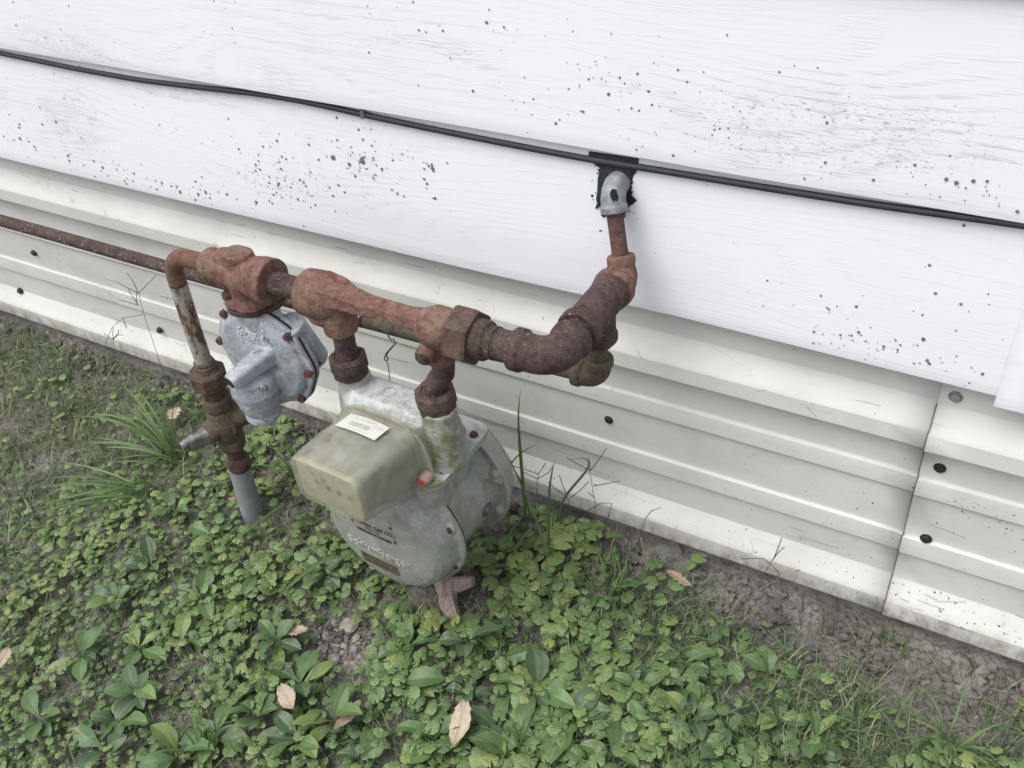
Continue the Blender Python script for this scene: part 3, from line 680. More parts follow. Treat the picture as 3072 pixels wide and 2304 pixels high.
# spring tube hanging down the front, vent boss pointing out
TC = np.array((-.940, -.304, 0))
m.add(*lathe((*TC[:2], .350), (0, 0, 1), [(0, .0255), (.002, .0272), (.010, .0272), (.012, .0250), (.030, .031), (.055, .036), (.078, .034), (.095, .018)], 30))
m.add(*lathe((-.932, -.262, .365), (0, -.05, 1), [(0, .026), (.03, .032), (.06, .034), (.085, .02)], 26))
bq = rrect(.031, .027, .007, 5); bd = np.array((-.25, -1, -.14)); bu, bv, bn = basis(bd)
def bf(P, h, s): return [np.array((-.918, -.276, .458)) + bn * h + bu * x * s * 1.0 + bv * y * s for x, y in P]
m.add(*loft([bf(bq, -.004, 1.25), bf(bq, .012, 1.05), bf(bq, .066, .86), bf(bq, .074, .74)]))
link('front_housing', remesh(m, .0015, 4), M_grey, gr)
e = np.array((-.918, -.276, .458)) + bn * .0740
link('vent_hole', MB().add(*lathe(e, bn, [(-.002, .0085), (.0012, .0085), (.0014, .005)], 18)).mesh('vent_hole'), M_ink, gr)
m = MB().add(*flange(-.2715, -.263)).add(*loft([dring(.076, -.264), dring(.073, -.252), dring(.060, -.240), dring(.030, -.232)]))
m.add(*lathe((-.936, -.256, .510), (0, 0, -1), [(-.009, .028), (.01, .028), (.05, .026)], 26))
m.add(*cyl((-.885, -.255, .505), (-.885, -.225, .42), .022, n=20))
link('rear_housing', remesh(m, .0015, 4), M_grey, gr)
link('diaphragm_edge', MB().add(*loft([dring(.0882, -.2738, .022), dring(.0882, -.2712, .022)])).mesh('diaphragm_edge'), M_ink, gr)
for i in range(8):
    a = (2 * math.pi * i - .5) / 8; c = DC + np.array((math.cos(a), 0, math.sin(a))) * .0842; c[1] = -.2705; c[2] = min(c[2], .516)
    m = MB().add(*hexnut(c + [0, .004, 0], c + [0, -.0065, 0], .0066, 6, i)).add(*cyl(c, c + [0, .026, 0], .0032, n=8))
    V = np.concatenate(m.v); m.v = [V + (rng.random(V.shape) - .5) * .0008]
    link('bolt', m.mesh('bolt'), M_bolt, gr, smooth_ang=25)
def text_mesh(s, size, ext, bold=0.0, shear=0):
    cu = bpy.data.curves.new('t', 'FONT'); cu.body = s; cu.size = size; cu.extrude = ext; cu.offset = bold; cu.shear = shear; cu.align_x = 'CENTER'; cu.align_y = 'CENTER'; cu.resolution_u = 4
    o = bpy.data.objects.new('t', cu); COL.objects.link(o); dg = bpy.context.evaluated_depsgraph_get(); dg.update()
    me = bpy.data.meshes.new_from_object(o.evaluated_get(dg)); bpy.data.objects.remove(o)
    n = len(me.vertices); co = np.empty(n * 3); me.vertices.foreach_get('co', co); co = co.reshape(-1, 3)
    return co, [tuple(p.vertices) for p in me.polygons]
def text_obj(s, size, ext, fn, mat, parent, name='lettering', bold=0, shear=0, local=False):
    co, F = text_mesh(s, size, ext, bold, shear); V = np.array([fn(x, y, z) for x, y, z in co])
    return link(name, MB().add(V, F).mesh(name), mat, parent, local=local, smooth_ang=0)
M_greyl = m_plain('pale_raised_paint', (.46, .48, .50), .5, var=.05)
text_obj('Sprague', .0165, .0011, lambda x, y, z: (-.9420 + x, -.2830 - z, .4905 + y), M_greyl, gr, bold=.0003, shear=.35)
text_obj('CONTROL', .0062, .0006, lambda x, y, z: (-.940 + x, -.2838 - z, .4785 + y), M_greyl, gr)
M_olive = M_olive
# ---- riser: bent inlet pipe
bp = empty('inlet_bend_pipe', (-1.088, YP, .36), 'bent gas pipe with peeling grey-white paint and rust rising to the regulator', 'pipe')
P = [(-.992, YP, ZP + .001), (-1.02, YP, ZP + .0005), (-1.040, YP, ZP)] + arc((-1.040, YP, ZP - .040), .0405, math.pi / 2, math.pi * .97, (1, 0, 0), (0, 0, 1), 12)
q = P[-1]; P = [tuple(p_) for p_ in P] + [(-1.0835, YP, .50), (-1.0870, YP, .44), (-1.0885, YP, .372)]
P = np.array(P); tt = np.concatenate([[0], np.cumsum(np.linalg.norm(np.diff(P, axis=0), axis=1))]); ts = np.linspace(0, tt[-1], 60); P = np.stack([np.interp(ts, tt, P[:, i]) for i in range(3)], 1)
a_ = P[:27]; b_ = P[25:]
link('pipe', MB().add(*tube(a_, .0136, 24)).mesh('pipe'), M_redm, bp, smooth_ang=180)
link('pipe', MB().add(*tube(b_, .01345, 24)).mesh('pipe'), M_paint, bp, smooth_ang=180)
m = MB().add(*lathe((-1.0885, YP, .384), (0, 0, -1), [(0, .0135), (.003, .0165), (.008, .0160), (.010, .0178), (.016, .0170), (.019, .0190), (.030, .0185)], 26))
V = np.concatenate(m.v); m.v = [V + (rng.random(V.shape) - .5) * .0012]; link('thread_tape', m.mesh('thread_tape'), M_lich, bp)
m = MB().add(*hexnut((-1.0890, YP, .3640), (-1.0900, YP, .3300), .0300, 8, .3, .10)); link('union_nut', m.mesh('union_nut'), M_nut, bp, smooth_ang=20)
m = MB().add(*lathe((-1.0905, YP, .333), (0, 0, -1), [(0, .0200), (.006, .0195), (.026, .0188), (.030, .0175)], 28)); link('union_collar', m.mesh('union_collar'), M_nut, bp)
# ---- shut-off valve
sv_ = empty('shutoff_valve', (-1.093, YP, .25), 'olive brown plug valve with a grey locking wing below the union nut', 'valve')
m = MB()
m.add(*lathe((-1.0915, YP, .3085), (0, 0, -1), [(0, .0205), (.004, .0240), (.020, .0245), (.026, .0215), (.030, .0235), (.052, .0285), (.062, .0285), (.084, .0240), (.092, .0215), (.098, .0232), (.112, .0222), (.116, .0190)], 34))
m.add(*cyl((-1.080, -.285, .252), (-1.105, -.240, .252), .0235, n=24))
m.add(*lathe((-1.080, YP + .01, .258), (.75, .65, .1), [(0, .022), (.026, .020), (.032, .014)], 20))
m.add(*lathe((-1.0985, YP - .018, .246), (-.35, -.93, -.05), [(-.01, .0215), (.012, .0200), (.016, .017)], 24))
link('valve_body', remesh(m, .0014, 3), M_olive, sv_)
vd = np.array((-.36, -.92, -.02)); vd /= np.linalg.norm(vd); vu, vv, _ = basis(vd); vc = np.array((-1.101, YP - .030, .243))
m = MB()
wing = lambda h, a_, b_, off=0: [vc + vd * h + vu * x + vv * (y + off) for x, y in rrect(a_, b_, min(a_, b_) * .42, 5)]
m.add(*loft([wing(0, .030, .034), wing(.006, .030, .032), wing(.014, .020, .030), wing(.026, .016, .028), wing(.034, .015, .024), wing(.036, .012, .02)]))
link('lock_wing', remesh(m, .0012, 3), M_zinc, sv_)
pv = vc + vd * .022 + vv * .012
m = MB().add(*cyl(pv + [-.004, 0, -.005], pv + vd * .022 + [-.006, 0, -.012], .0085, n=20)).add(*lathe(pv + vd * .022 + [-.006, 0, -.012], vd, [(0, .0085), (.0015, .0078), (.0015, .0045), (-.001, .0043)], 20))
link('barrel_lock', m.mesh('barrel_lock'), M_zinc, sv_)
# ---- riser sleeve in the ground
rs = empty('gas_riser', (-1.105, YP, 0), 'grey sleeved gas riser pipe coming up out of the ground ivy', 'pipe')
m = MB().add(*lathe((-1.0925, YP, .200), (-.0155, 0, -1), [(0, .0185), (.006, .0178), (.010, .0150), (.030, .0152), (.033, .0188), (.036, .0203), (.054, .0203), (.058, .0190)], 28))
link('coupling', m.mesh('coupling'), M_paint if 0 else M_nut, rs)
link('sleeve', MB().add(*cyl((-1.0968, YP, .150), (-1.1115, YP, -.03), .0186, .0198, 30)).mesh('sleeve'), M_sleeve, rs)

# ================================================================== GAS METER (local frame: u right, v to the wall, w up)
TH = math.radians(-3)
gm = empty('gas_meter', (-.7025, -.271, 0), 'weathered grey-green gas meter with a hazy plastic index cover, hanging under the meter bar', 'gas meter', rz=TH)
L_ = dict(local=True)
UC, WC = -.014, .217
def crn(r, v, n=72, sq=0.0):
    a = np.arange(n) * 2 * math.pi / n; f = 1 + sq * (np.cos(4 * a) * -.5); return np.stack([UC + r * f * np.cos(a) * 1.02, np.full(n, v), WC + r * f * np.sin(a)], 1)
# body: drum + neck + hidden gallery
m = MB().add(*loft([crn(.104, -.030), crn(.101, -.010), crn(.099, .03), crn(.101, .075), crn(.106, .092)]))
m.add(*loft([[(x * s, y * .92 * s + .022, z) for x, y in rrect(.150, .130, .028, 6)] for s, z in ((.90, .24), (.92, .30), (1.0, .335), (1.10, .352))]))
m.add(*lathe((.052, -.012, .325), (.15, -.25, -1), [(-.01, .026), (.02, .030), (.05, .022), (.07, .008)], 22))
link('body', remesh(m, .0022, 6), M_meter, gm, **L_)
DP = [(.118, -.026), (.1190, -.030), (.1185, -.0345), (.1140, -.0360), (.1115, -.0365), (.1105, -.044), (.1085, -.056), (.1035, -.0680), (.0945, -.0760), (.0790, -.0805), (.0560, -.0830), (.030, -.0842), (.005, -.0845)]
def dome_v(u, w_):
    r = math.hypot((u - UC) / 1.02, w_ - WC); rs_ = [p_[0] for p_ in DP[4:]][::-1]; vs_ = [p_[1] for p_ in DP[4:]][::-1]; return float(np.interp(r, rs_, vs_))
m = MB().add(*loft([crn(.108, -.026)] + [crn(r, v) for r, v in DP]))
for a in (20, -22, -62, 62, 118, 160, 200, 242): 
    t = math.radians(a); c = (UC + .1095 * math.cos(t), 0, WC + .1095 * math.sin(t))
    m.add(*lathe((c[0], -.026, c[2]), (0, -1, 0), [(0, .0115), (.002, .0118), (.0135, .0110), (.0145, .008)], 16))
fc = link('front_cover', remesh(m, .0014, 4), M_meter, gm, **L_)
for a in (20, -22, -62, 62, 118, 160, 200, 242):
    t = math.radians(a); c = (UC + .1115 * math.cos(t), -.0400, WC + .1115 * math.sin(t))
    m = MB().add(*lathe(c, (0, -1, 0), [(0, .0062), (.003, .0060), (.0042, .0045), (.0042, .001)], 10))
    link('cover_screw', m.mesh('cover_screw'), M_bolt, gm, **L_)
def fl(v): return .030 * 2 - v + 0.0
m = MB().add(*loft([crn(.108, .088)] + [crn(r * 1.01, .062 - v - .002) for r, v in DP]))
for a in (20, -22, -62, 62, 118, 160, 200, 242):
    t = math.radians(a); c = (UC + .1080 * math.cos(t), 0, WC + .1080 * math.sin(t))
    m.add(*lathe((c[0], .101, c[2]), (0, -1, 0), [(0, .0105), (.018, .0098), (.022, .006)], 16))
link('rear_cover', remesh(m, .0016, 4), M_meter, gm, **L_)
link('cover_gasket', MB().add(*loft([crn(.1165, -.0262), crn(.1165, -.0235)])).mesh('cover_gasket'), M_ink, gm, **L_)
for u, v, w_ in ((-.02, -.02, .108), (.03, .0, .106), (.02, .07, .11)):
    link('foot', MB().add(*lathe((u, v, w_ + .012), (0, 0, -1), [(0, .013), (.014, .010), (.022, .008), (.024, .005)], 14)).mesh('foot'), M_meter, gm, **L_)
m = MB().add(*lathe((.083, .055, .205), (1, .0, -.1), [(0, .013), (.0065, .0125), (.0068, .0085), (.004, .008)], 24)); link('casting_seal', m.mesh('casting_seal'), M_zinc, gm, **L_)
m = MB().add(*lathe((.086, .085, .245), (1, .2, 0), [(0, .0075), (.014, .0075), (.016, .005)], 14)).add(*lathe((.078, .068, .245), (1, 0, 0), [(0, .0095), (.008, .009), (.0085, .0055), (.005, .005)], 16)); link('lug', m.mesh('lug'), M_meter, gm, **L_)
# top plate in layers + cast top with two hubs
for i, (s, z0, z1, mt) in enumerate(((1.0, .3515, .3560, M_meter), (1.0, .3564, .3572, M_ink), (1.012, .3576, .3630, M_mtop))):
    P2 = rrect(.196 * s, .140 * s, .022, 6)
    m = MB().add(*extrude(P2, z0, z1, lambda p_, h: (p_[0] + .002, p_[1] + .0095, h))); link('top_plate' if i == 2 else ('plate_gasket' if i == 1 else 'plate_flange'), m.mesh('top_plate'), mt, gm, **L_)
m = MB()
HL, HR = (-.0745, .0035), (.0815, -.0035)
for hx_, hy in (HL, HR):
    m.add(*lathe((hx_ * .985, hy, .4560), (-.10 * hx_ / .075 * 0, -.02, -1), [(0, .0225), (.004, .0235), (.014, .0245), (.03, .0275), (.06, .0290), (.085, .0295), (.095, .0310)], 32))
def trc(z, u0, u1, v0, v1, r=.02):
    P2 = rrect(u1 - u0, v1 - v0, r, 6); return [((u0 + u1) / 2 + x, (v0 + v1) / 2 + y, z) for x, y in P2]
m.add(*loft([trc(.361, -.086, .074, -.054, .066), trc(.382, -.084, .071, -.050, .056), trc(.410, -.083, .069, -.043, .044, .024), trc(.431, -.081, .067, -.034, .035, .024), trc(.4435, -.074, .062, -.020, .022, .018)]))
m.add(*lathe((.045, -.03, .40), (.0, -.35, -1), [(-.02, .016), (.02, .020), (.045, .020), (.052, .012)], 20))
link('cast_top', remesh(m, .0015, 8), M_mtop, gm, **L_)
for u, v in ((.0870, .052), (.0890, -.028), (-.078, .058), (-.079, -.030)):
    m = MB().add(*lathe((u, v, .3625), (0, 0, 1), [(0, .0065), (.0035, .0063), (.0048, .005), (.0048, .001)], 12))
    link('plate_screw', m.mesh('plate_screw'), M_bolt, gm, **L_)
# faint round cast mark on the top
for r in (.0105, .0085):
    m = MB().add(*tube([((-.012) + r * math.cos(t), .004 + r * math.sin(t), .4437) for t in np.linspace(0, 2 * math.pi, 28)], .0005, 5, False)); link('cast_mark', m.mesh('cast_mark'), M_mtop, gm, **L_)
# index cover: hazy plastic box, tapered, with arched flange at the back
BU = .013
def bx_out(v, wd, zt, zb, r, arch=0, n=8):
    P2 = rrect(wd, zt - zb, r, n); P2[:, 1] += (zt + zb) / 2
    P2[:, 1] += np.where(P2[:, 1] > (zt + zb) / 2, arch * (1 - (P2[:, 0] / (wd / 2)) ** 2), 0)
    return [(BU + x, v, z) for x, z in P2]
def sideround(rs): return rs
R = [bx_out(-.044, .122, .440, .334, .014, .012), bx_out(-.052, .120, .440, .337, .014, .012), bx_out(-.080, .118, .446, .347, .014, .010), bx_out(-.112, .116, .452, .357, .013, .007),
     bx_out(-.118, .1155, .4525, .360, .013, .005), bx_out(-.145, .1150, .4545, .371, .012, .003), bx_out(-.165, .1145, .456, .379, .014, .002), bx_out(-.1685, .111, .4535, .381, .014, .002), bx_out(-.170, .099, .448, .387, .010, .001)]
V, F = loft(R, False); n = len(R[0]); F.append(tuple(range((len(R) - 1) * n, len(R) * n)))
m = MB().add(V, F); cov = link('index_cover', m.mesh('index_cover'), M_plast, gm, local=True, smooth_ang=35)
so = cov.modifiers.new('t', 'SOLIDIFY'); so.thickness = .002; so.offset = -1
fl_o = []
for x, z in ((-.058, .440), (-.040, .452), (-.02, .4575), (.005, .459), (.030, .4565), (.052, .448), (.060, .441), (.068, .438), (.076, .424), (.081, .400), (.084, .372), (.0845, .335), (.079, .326), (.070, .326), (.064, .334), (-.055, .334), (-.062, .326), (-.072, .327), (-.079, .336), (-.080, .395), (-.075, .418), (-.068, .426)):
    fl_o.append((x, z))
m = MB().add(*extrude(fl_o, -.048, -.0445, lambda p_, h: (p_[0] + .005, h, p_[1] - .001)))
flo = link('cover_flange', m.mesh('cover_flange'), M_plast, gm, local=True, smooth_ang=25)
P = [(x + .005, -.0485, z - .001) for x, z in fl_o]; P.append(P[0])
link('flange_rim', MB().add(*tube(P, .0013, 6, False)).mesh('flange_rim'), M_plast, gm, local=True, smooth_ang=180)
# inside: index housing and dial face with small dials
m = MB().add(*loft([bx_out(-.050, .098, .418, .345, .01), bx_out(-.100, .096, .424, .352, .01), bx_out(-.112, .090, .426, .358, .01)])); link('index_housing', m.mesh('index_housing'), M_innr, gm, **L_)
m = MB().add(*loft([bx_out(-.112, .096, .4390, .366, .01), bx_out(-.1555, .102, .4460, .381, .01)])); link('index_box', m.mesh('index_box'), M_innr, gm, **L_)
m = MB().add(*loft([bx_out(-.1555, .106, .4490, .380, .012), bx_out(-.1625, .106, .4490, .381, .012)])); link('index_face', m.mesh('index_face'), M_index, gm, **L_)
for u, w_ in ((-.022 + .009, .4255), (.005, .4225), (-.009, .4130), (.011, .4105), (.029, .4095), (.047, .4090)):
    m = MB().add(*lathe((u, -.1628, w_ + .006), (0, -1, 0), [(0, .0042), (.0005, .0040), (.0006, .001)], 14)); link('dial', m.mesh('dial'), M_ink, gm, **L_)
# sticker with bar code, lying on top of the cover
def stick(u, v):                                      # u across, v depth
    x = BU + u; t = (-v - .050) / .06; zt = .440 + (.452 - .440) * t; ar = .012 - .005 * t
    P2 = zt + ar * (1 - (u / .06) ** 2); return (x, v, P2 + .0008)
nu, nv = 12, 5; V = [stick(u, v) for v in np.linspace(-.062, -.094, nv) for u in np.linspace(-.040, .028, nu)]
F = [(i * nu + j, i * nu + j + 1, (i + 1) * nu + j + 1, (i + 1) * nu + j) for i in range(nv - 1) for j in range(nu - 1)]
link('sticker', MB().add(V, F).mesh('sticker'), M_white, gm, **L_)
m = MB(); u = -.026
r2 = np.random.default_rng(5)
while u < .008:
    w_ = r2.choice([.0005, .0008, .0012])
    V = [np.array(stick(a, b)) + [0, 0, .0003] for a, b in ((u, -.076), (u + w_, -.076), (u + w_, -.085), (u, -.085))]; m.add(V, [(0, 3, 2, 1)]); u += w_ + r2.choice([.0005, .0008, .0011])
link('bar_code', m.mesh('bar_code'), M_faint, gm, smooth_ang=0, **L_)
m = MB()
for u0, v0, n_ in ((-.030, -.066, 26), (-.030, -.069, 20), (.012, -.071, 8), (-.022, -.089, 24)):
    for i in range(n_):
        if r2.random() < .25: continue
        V = [np.array(stick(a, b)) + [0, 0, .0003] for a, b in ((u0 + i * .0016, v0), (u0 + i * .0016 + .0011, v0), (u0 + i * .0016 + .0011, v0 - .0013), (u0 + i * .0016, v0 - .0013))]; m.add(V, [(0, 3, 2, 1)])
link('small_print', m.mesh('small_print'), M_faint, gm, smooth_ang=0, **L_)
# red tamper plug
m = MB().add(*cyl((.0815, -.049, .372), (.0815, -.066, .370), .0072, n=20)); link('tamper_plug', m.mesh('tamper_plug'), M_redplug, gm, **L_)
m = MB().add(*lathe((.0815, -.049, .372), (0, -1, -.1), [(0, .0095), (.016, .0092), (.016, .0082), (.002, .0082)], 22)); link('plug_socket', m.mesh('plug_socket'), M_plast, gm, **L_)
# name plates and cast lettering on the front cover; placed on the dome surface
def onD(u, w_, h=0): return (u, dome_v(u, w_) - h, w_)
def patch(u0, u1, w0, w1, h0, name, mat, nu=14, nw=8, corner=.0):
    V = []; F = []
    for i in range(nw):
        for j in range(nu):
            a, b = j / (nu - 1), i / (nw - 1); uu = u0 + (u1 - u0) * a; ww = w0 + (w1 - w0) * b
            if i in (0, nw - 1): uu = min(max(uu, u0 + corner), u1 - corner)
            V.append(onD(uu, ww, h0))
    V += [onD(v_[0], v_[2], -.001) for v_ in list(V)]
    N = nu * nw
    for i in range(nw - 1):
        for j in range(nu - 1): F.append((i * nu + j, i * nu + j + 1, (i + 1) * nu + j + 1, (i + 1) * nu + j))
    B = [j for j in range(nu)] + [i * nu + nu - 1 for i in range(1, nw)] + [(nw - 1) * nu + j for j in range(nu - 2, -1, -1)] + [i * nu for i in range(nw - 2, 0, -1)]
    for k_ in range(len(B)): a, b = B[k_], B[(k_ + 1) % len(B)]; F.append((b, a, a + N, b + N))
    return link(name, MB().add(V, F).mesh(name), mat, gm, local=True, smooth_ang=40)
PU, PW = -.017, .2430
patch(PU - .041, PU + .041, PW - .015, PW + .0135, .0010, 'name_plate', M_plate, corner=.003)
patch(PU - .044, PU + .038, PW + .0145, PW + .036, .0012, 'name_plate', M_plate, corner=.004)
onT = lambda cu, cw, h: (lambda x, y, z: onD(cu + x, cw + y, h + z))
text_obj('INDIANA GAS CO.', .0096, .0001, onT(PU + .000, PW + .0065, .0013), M_ink, gm, bold=.00025, local=True)
text_obj('836118', .0088, .0001, onT(PU - .001, PW - .0015, .0013), M_ink, gm, local=True)
m = MB(); u = -.032
while u < .034:
    w_ = r2.choice([.0006, .0009, .0014]); V = [onD(PU + a, PW + b, .0015) for a, b in ((u, -.0068), (u + w_, -.0068), (u + w_, -.0122), (u, -.0122))]; m.add(V, [(0, 3, 2, 1)]); u += w_ + r2.choice([.0006, .0009, .0013])
link('bar_code', m.mesh('bar_code'), M_ink, gm, smooth_ang=0, **L_)
text_obj('CLASS', .0060, .0002, onT(PU - .012, PW + .021, .0014), M_plate, gm, local=True)
for u, w_ in ((PU - .039, PW + .002), (PU + .040, PW - .006), (PU + .036, PW + .022)):
    c = onD(u, w_, 0); link('rivet', MB().add(*lathe(c, (0, -1, 0), [(0, .0023), (.002, .0021), (.0026, .001)], 10)).mesh('rivet'), M_bolt, gm, **L_)
M_raise = m_plain('raised_cast_letter', (.40, .405, .38), .5, .15, var=.05)
text_obj('Schlumberger', .0215, .0009, onT(-.018, .1930, .0006), M_raise, gm, bold=.0001, local=True)
patch(-.058, .014, .1500, .1760, .0008, 'data_plate', M_brass, corner=.002)
m = MB()
for rw in range(7):
    u = -.055
    while u < .011:
        w_ = r2.uniform(.001, .004)
        if r2.random() < .8:
            V = [onD(a, b, .0012) for a, b in ((u, .1735 - rw * .0032), (u + w_, .1735 - rw * .0032), (u + w_, .1720 - rw * .0032), (u, .1720 - rw * .0032))]; m.add(V, [(0, 3, 2, 1)])
        u += w_ + .0008
link('fine_print', m.mesh('fine_print'), M_ink, gm, smooth_ang=0, **L_)

# ================================================================== GROUND
def hgt(x, y):
    x = np.asarray(x, float); y = np.asarray(y, float)
    h = .006 * np.sin(x * 7.1 + 1) * np.sin(y * 6.3) + .003 * np.sin(x * 19 + y * 13) + .002 * np.sin(x * 41 - y * 37 + 2)
    h = h + .006 * np.clip((y + .16) / .12, 0, 1)                      # low soil bank against the skirting
    return h
xs = np.concatenate([[-40, -15, -7, -4.5], np.arange(-3.4, 1.2, .011), [1.6, 3, 8, 20, 40]]); ys = np.concatenate([[-40, -15, -6, -3, -1.8], np.arange(-1.25, .06, .011), [.3, 2, 10, 40]])
X, Y = np.meshgrid(xs, ys); Z = hgt(X, Y); nx, ny = len(xs), len(ys)
dense = (X > -3.4) & (X < 1.2) & (Y > -1.25) & (Y < .06)
def fbm(X, Y, sc, seed):
    r3 = np.random.default_rng(seed); out = np.zeros_like(X); amp = 1
    for o_ in range(4):
        G = r3.random((64, 64)); fx = X * sc; fy = Y * sc; ix = np.floor(fx).astype(int); iy = np.floor(fy).astype(int); tx = fx - ix; ty = fy - iy
        tx = tx * tx * (3 - 2 * tx); ty = ty * ty * (3 - 2 * ty); g = lambda a, b: G[a % 64, b % 64]
        out += amp * ((g(ix, iy) * (1 - tx) + g(ix + 1, iy) * tx) * (1 - ty) + (g(ix, iy + 1) * (1 - tx) + g(ix + 1, iy + 1) * tx) * ty - .5); amp *= .55; sc *= 2.1
    return out
Z = Z + np.where(dense, .012 * fbm(X, Y, 22, 4), 0)
V = np.stack([X.ravel(), Y.ravel(), Z.ravel()], 1)
I = np.arange(nx * ny).reshape(ny, nx); F = np.stack([I[:-1, :-1].ravel(), I[:-1, 1:].ravel(), I[1:, 1:].ravel(), I[1:, :-1].ravel()], 1)
me = bpy.data.meshes.new('ground'); me.from_pydata(V.tolist(), [], F.tolist()); me.update()
g = bpy.data.objects.new('ground', me); COL.objects.link(g); me.materials.append(M_soil); smooth(me, 180); tag(g, kind='structure')

def G2(P, cx, cy, rx, ry, s=1): return s * np.exp(-(((P[:, 0] - cx) / rx) ** 2 + ((P[:, 1] - cy) / ry) ** 2))
def maps(XY):
    P = toD(np.stack([XY[:, 0], XY[:, 1], np.zeros(len(XY))], 1))
    bare = G2(P, 740, 1395, 62, 72, 1.5) + G2(P, 985, 1300, 62, 80, 1.3) + G2(P, 920, 1290, 60, 40, .6) + G2(P, 1090, 1140, 120, 80, .8) + G2(P, 1690, 1290, 200, 80, 1.5) + G2(P, 1430, 1190, 110, 60, 1.2) + G2(P, 1880, 1390, 190, 85, 1.4) + \
           G2(P, 2060, 1520, 140, 85, 1.2) + G2(P, 2150, 1460, 150, 60, 1.3) + .30 * np.clip(fbm(XY[:, 0], XY[:, 1], 11, 91), 0, 1) + G2(P, 640, 1080, 60, 60, .8) + G2(P, 720, 930, 100, 60, 1.0) + G2(P, 1600, 1520, 50, 40, .3) + G2(P, 60, 930, 60, 40, .5) + G2(P, 1980, 1340, 160, 40, .6) + G2(P, 80, 1010, 60, 40, .5)
    wallb = np.clip(1 - (-.025 - XY[:, 1]) / .05, 0, 1) * np.where(P[:, 0] > 640, 1.1, .7)
    bare = np.clip(np.maximum(bare, wallb), 0, 1)
    ivy = .9 * np.ones(len(XY)); ivy -= G2(P, 100, 830, 380, 230, .80) + G2(P, 1950, 1520, 300, 210, .66) + G2(P, 1480, 1340, 110, 80, .65) + G2(P, 330, 960, 160, 60, .3)
    ivy -= G2(P, 1700, 1400, 150, 90, .35) + .42 * np.clip(fbm(XY[:, 0], XY[:, 1], 7, 77) + .1, 0, 1)
    ivy = np.clip(ivy, .24, 1) * (1 - .93 * bare)
    gr = .42 + G2(P, 100, 850, 360, 220, .9) + G2(P, 1480, 1340, 110, 60, .9) + G2(P, 1900, 1540, 300, 130, .75) + G2(P, 300, 1160, 150, 150, .2) + G2(P, 1060, 1180, 90, 60, .25) + G2(P, 60, 1350, 120, 200, .3)
    gr = np.clip(gr, 0, 1) * (1 - .88 * bare)
    dry = .12 + G2(P, 100, 900, 330, 160, .8) + G2(P, 2000, 1480, 260, 160, .5) + G2(P, 960, 1300, 90, 80, .4) + G2(P, 600, 1050, 60, 60, .3); dry = np.clip(dry, 0, 1)
    vis = (P[:, 0] > -260) & (P[:, 0] < 2470) & (P[:, 1] < 1950)
    return P, bare, ivy, gr, dry, vis
def scatter(n, dens, seed):
    r3 = np.random.default_rng(seed); out = []
    XY = np.stack([r3.uniform(-2.7, .75, n), r3.uniform(-1.2, -.022, n)], 1)
    mp_ = maps(XY); d = dens(mp_); keep = (r3.random(n) < d) & mp_[5]
    XY = XY[keep]; return XY, mp_[0][keep], r3
def blob_avoid(XY, c, r): return np.hypot(XY[:, 0] - c[0], XY[:, 1] - c[1]) > r

def build_leaves(name, XY, LV, LF, LT, scale, hz, tilt, mat, seed, rndfn=None, yaw=None):
    """LV leaf verts (k,3), LF faces list equal sizes (tri), LT per-vertex (radial, pattern)"""
    r3 = np.random.default_rng(seed); n = len(XY); k = len(LV[0]); ids = r3.integers(0, len(LV), n)
    LVa = np.stack(LV); V = LVa[ids] * scale[:, None, None]
    ya = r3.uniform(0, 2 * math.pi, n) if yaw is None else yaw; ta = np.abs(r3.normal(0, 1, n)) * tilt; da = r3.uniform(0, 2 * math.pi, n)
    def rz(a): c, s = np.cos(a), np.sin(a); z = np.zeros_like(a); o_ = np.ones_like(a); return np.stack([np.stack([c, -s, z], -1), np.stack([s, c, z], -1), np.stack([z, z, o_], -1)], -2)
    def rx(a): c, s = np.cos(a), np.sin(a); z = np.zeros_like(a); o_ = np.ones_like(a); return np.stack([np.stack([o_, z, z], -1), np.stack([z, c, -s], -1), np.stack([z, s, c], -1)], -2)
    R = rz(da) @ rx(ta) @ rz(ya - da)
    V = np.einsum('nij,nkj->nki', R, V)
    base = np.stack([XY[:, 0], XY[:, 1], hgt(XY[:, 0], XY[:, 1]) + hz], 1); V = V + base[:, None, :]
    low = V[:, :, 1].max(1); V[:, :, 1] -= np.maximum(0, low + .026)[:, None]
    LF = np.array(LF); F = (LF[None] + (np.arange(n) * k)[:, None, None]).reshape(-1, LF.shape[1])
    rnd = r3.random(n) if rndfn is None else rndfn(r3, n)
    C = np.zeros((n, k, 4)); C[..., 0] = rnd[:, None]; C[..., 1] = LT[:, 0]; C[..., 2] = LT[:, 1]; C[..., 3] = 1
    return V.reshape(-1, 3), F, C.reshape(-1, 4), R, base
def mesh_np(name, V, F, C):
    me = bpy.data.meshes.new(name); n = len(V); me.vertices.add(n); me.vertices.foreach_set('co', V.ravel())
    w_ = F.shape[1]; me.loops.add(F.size); me.loops.foreach_set('vertex_index', F.ravel().astype(np.int32))
    me.polygons.add(len(F)); me.polygons.foreach_set('loop_start', (np.arange(len(F)) * w_).astype(np.int32)); me.polygons.foreach_set('use_smooth', np.ones(len(F), bool)); me.update(calc_edges=True)
    if C is not None:
        a = me.color_attributes.new('tint', 'FLOAT_COLOR', 'POINT'); a.data.foreach_set('color', C.ravel())
    return me
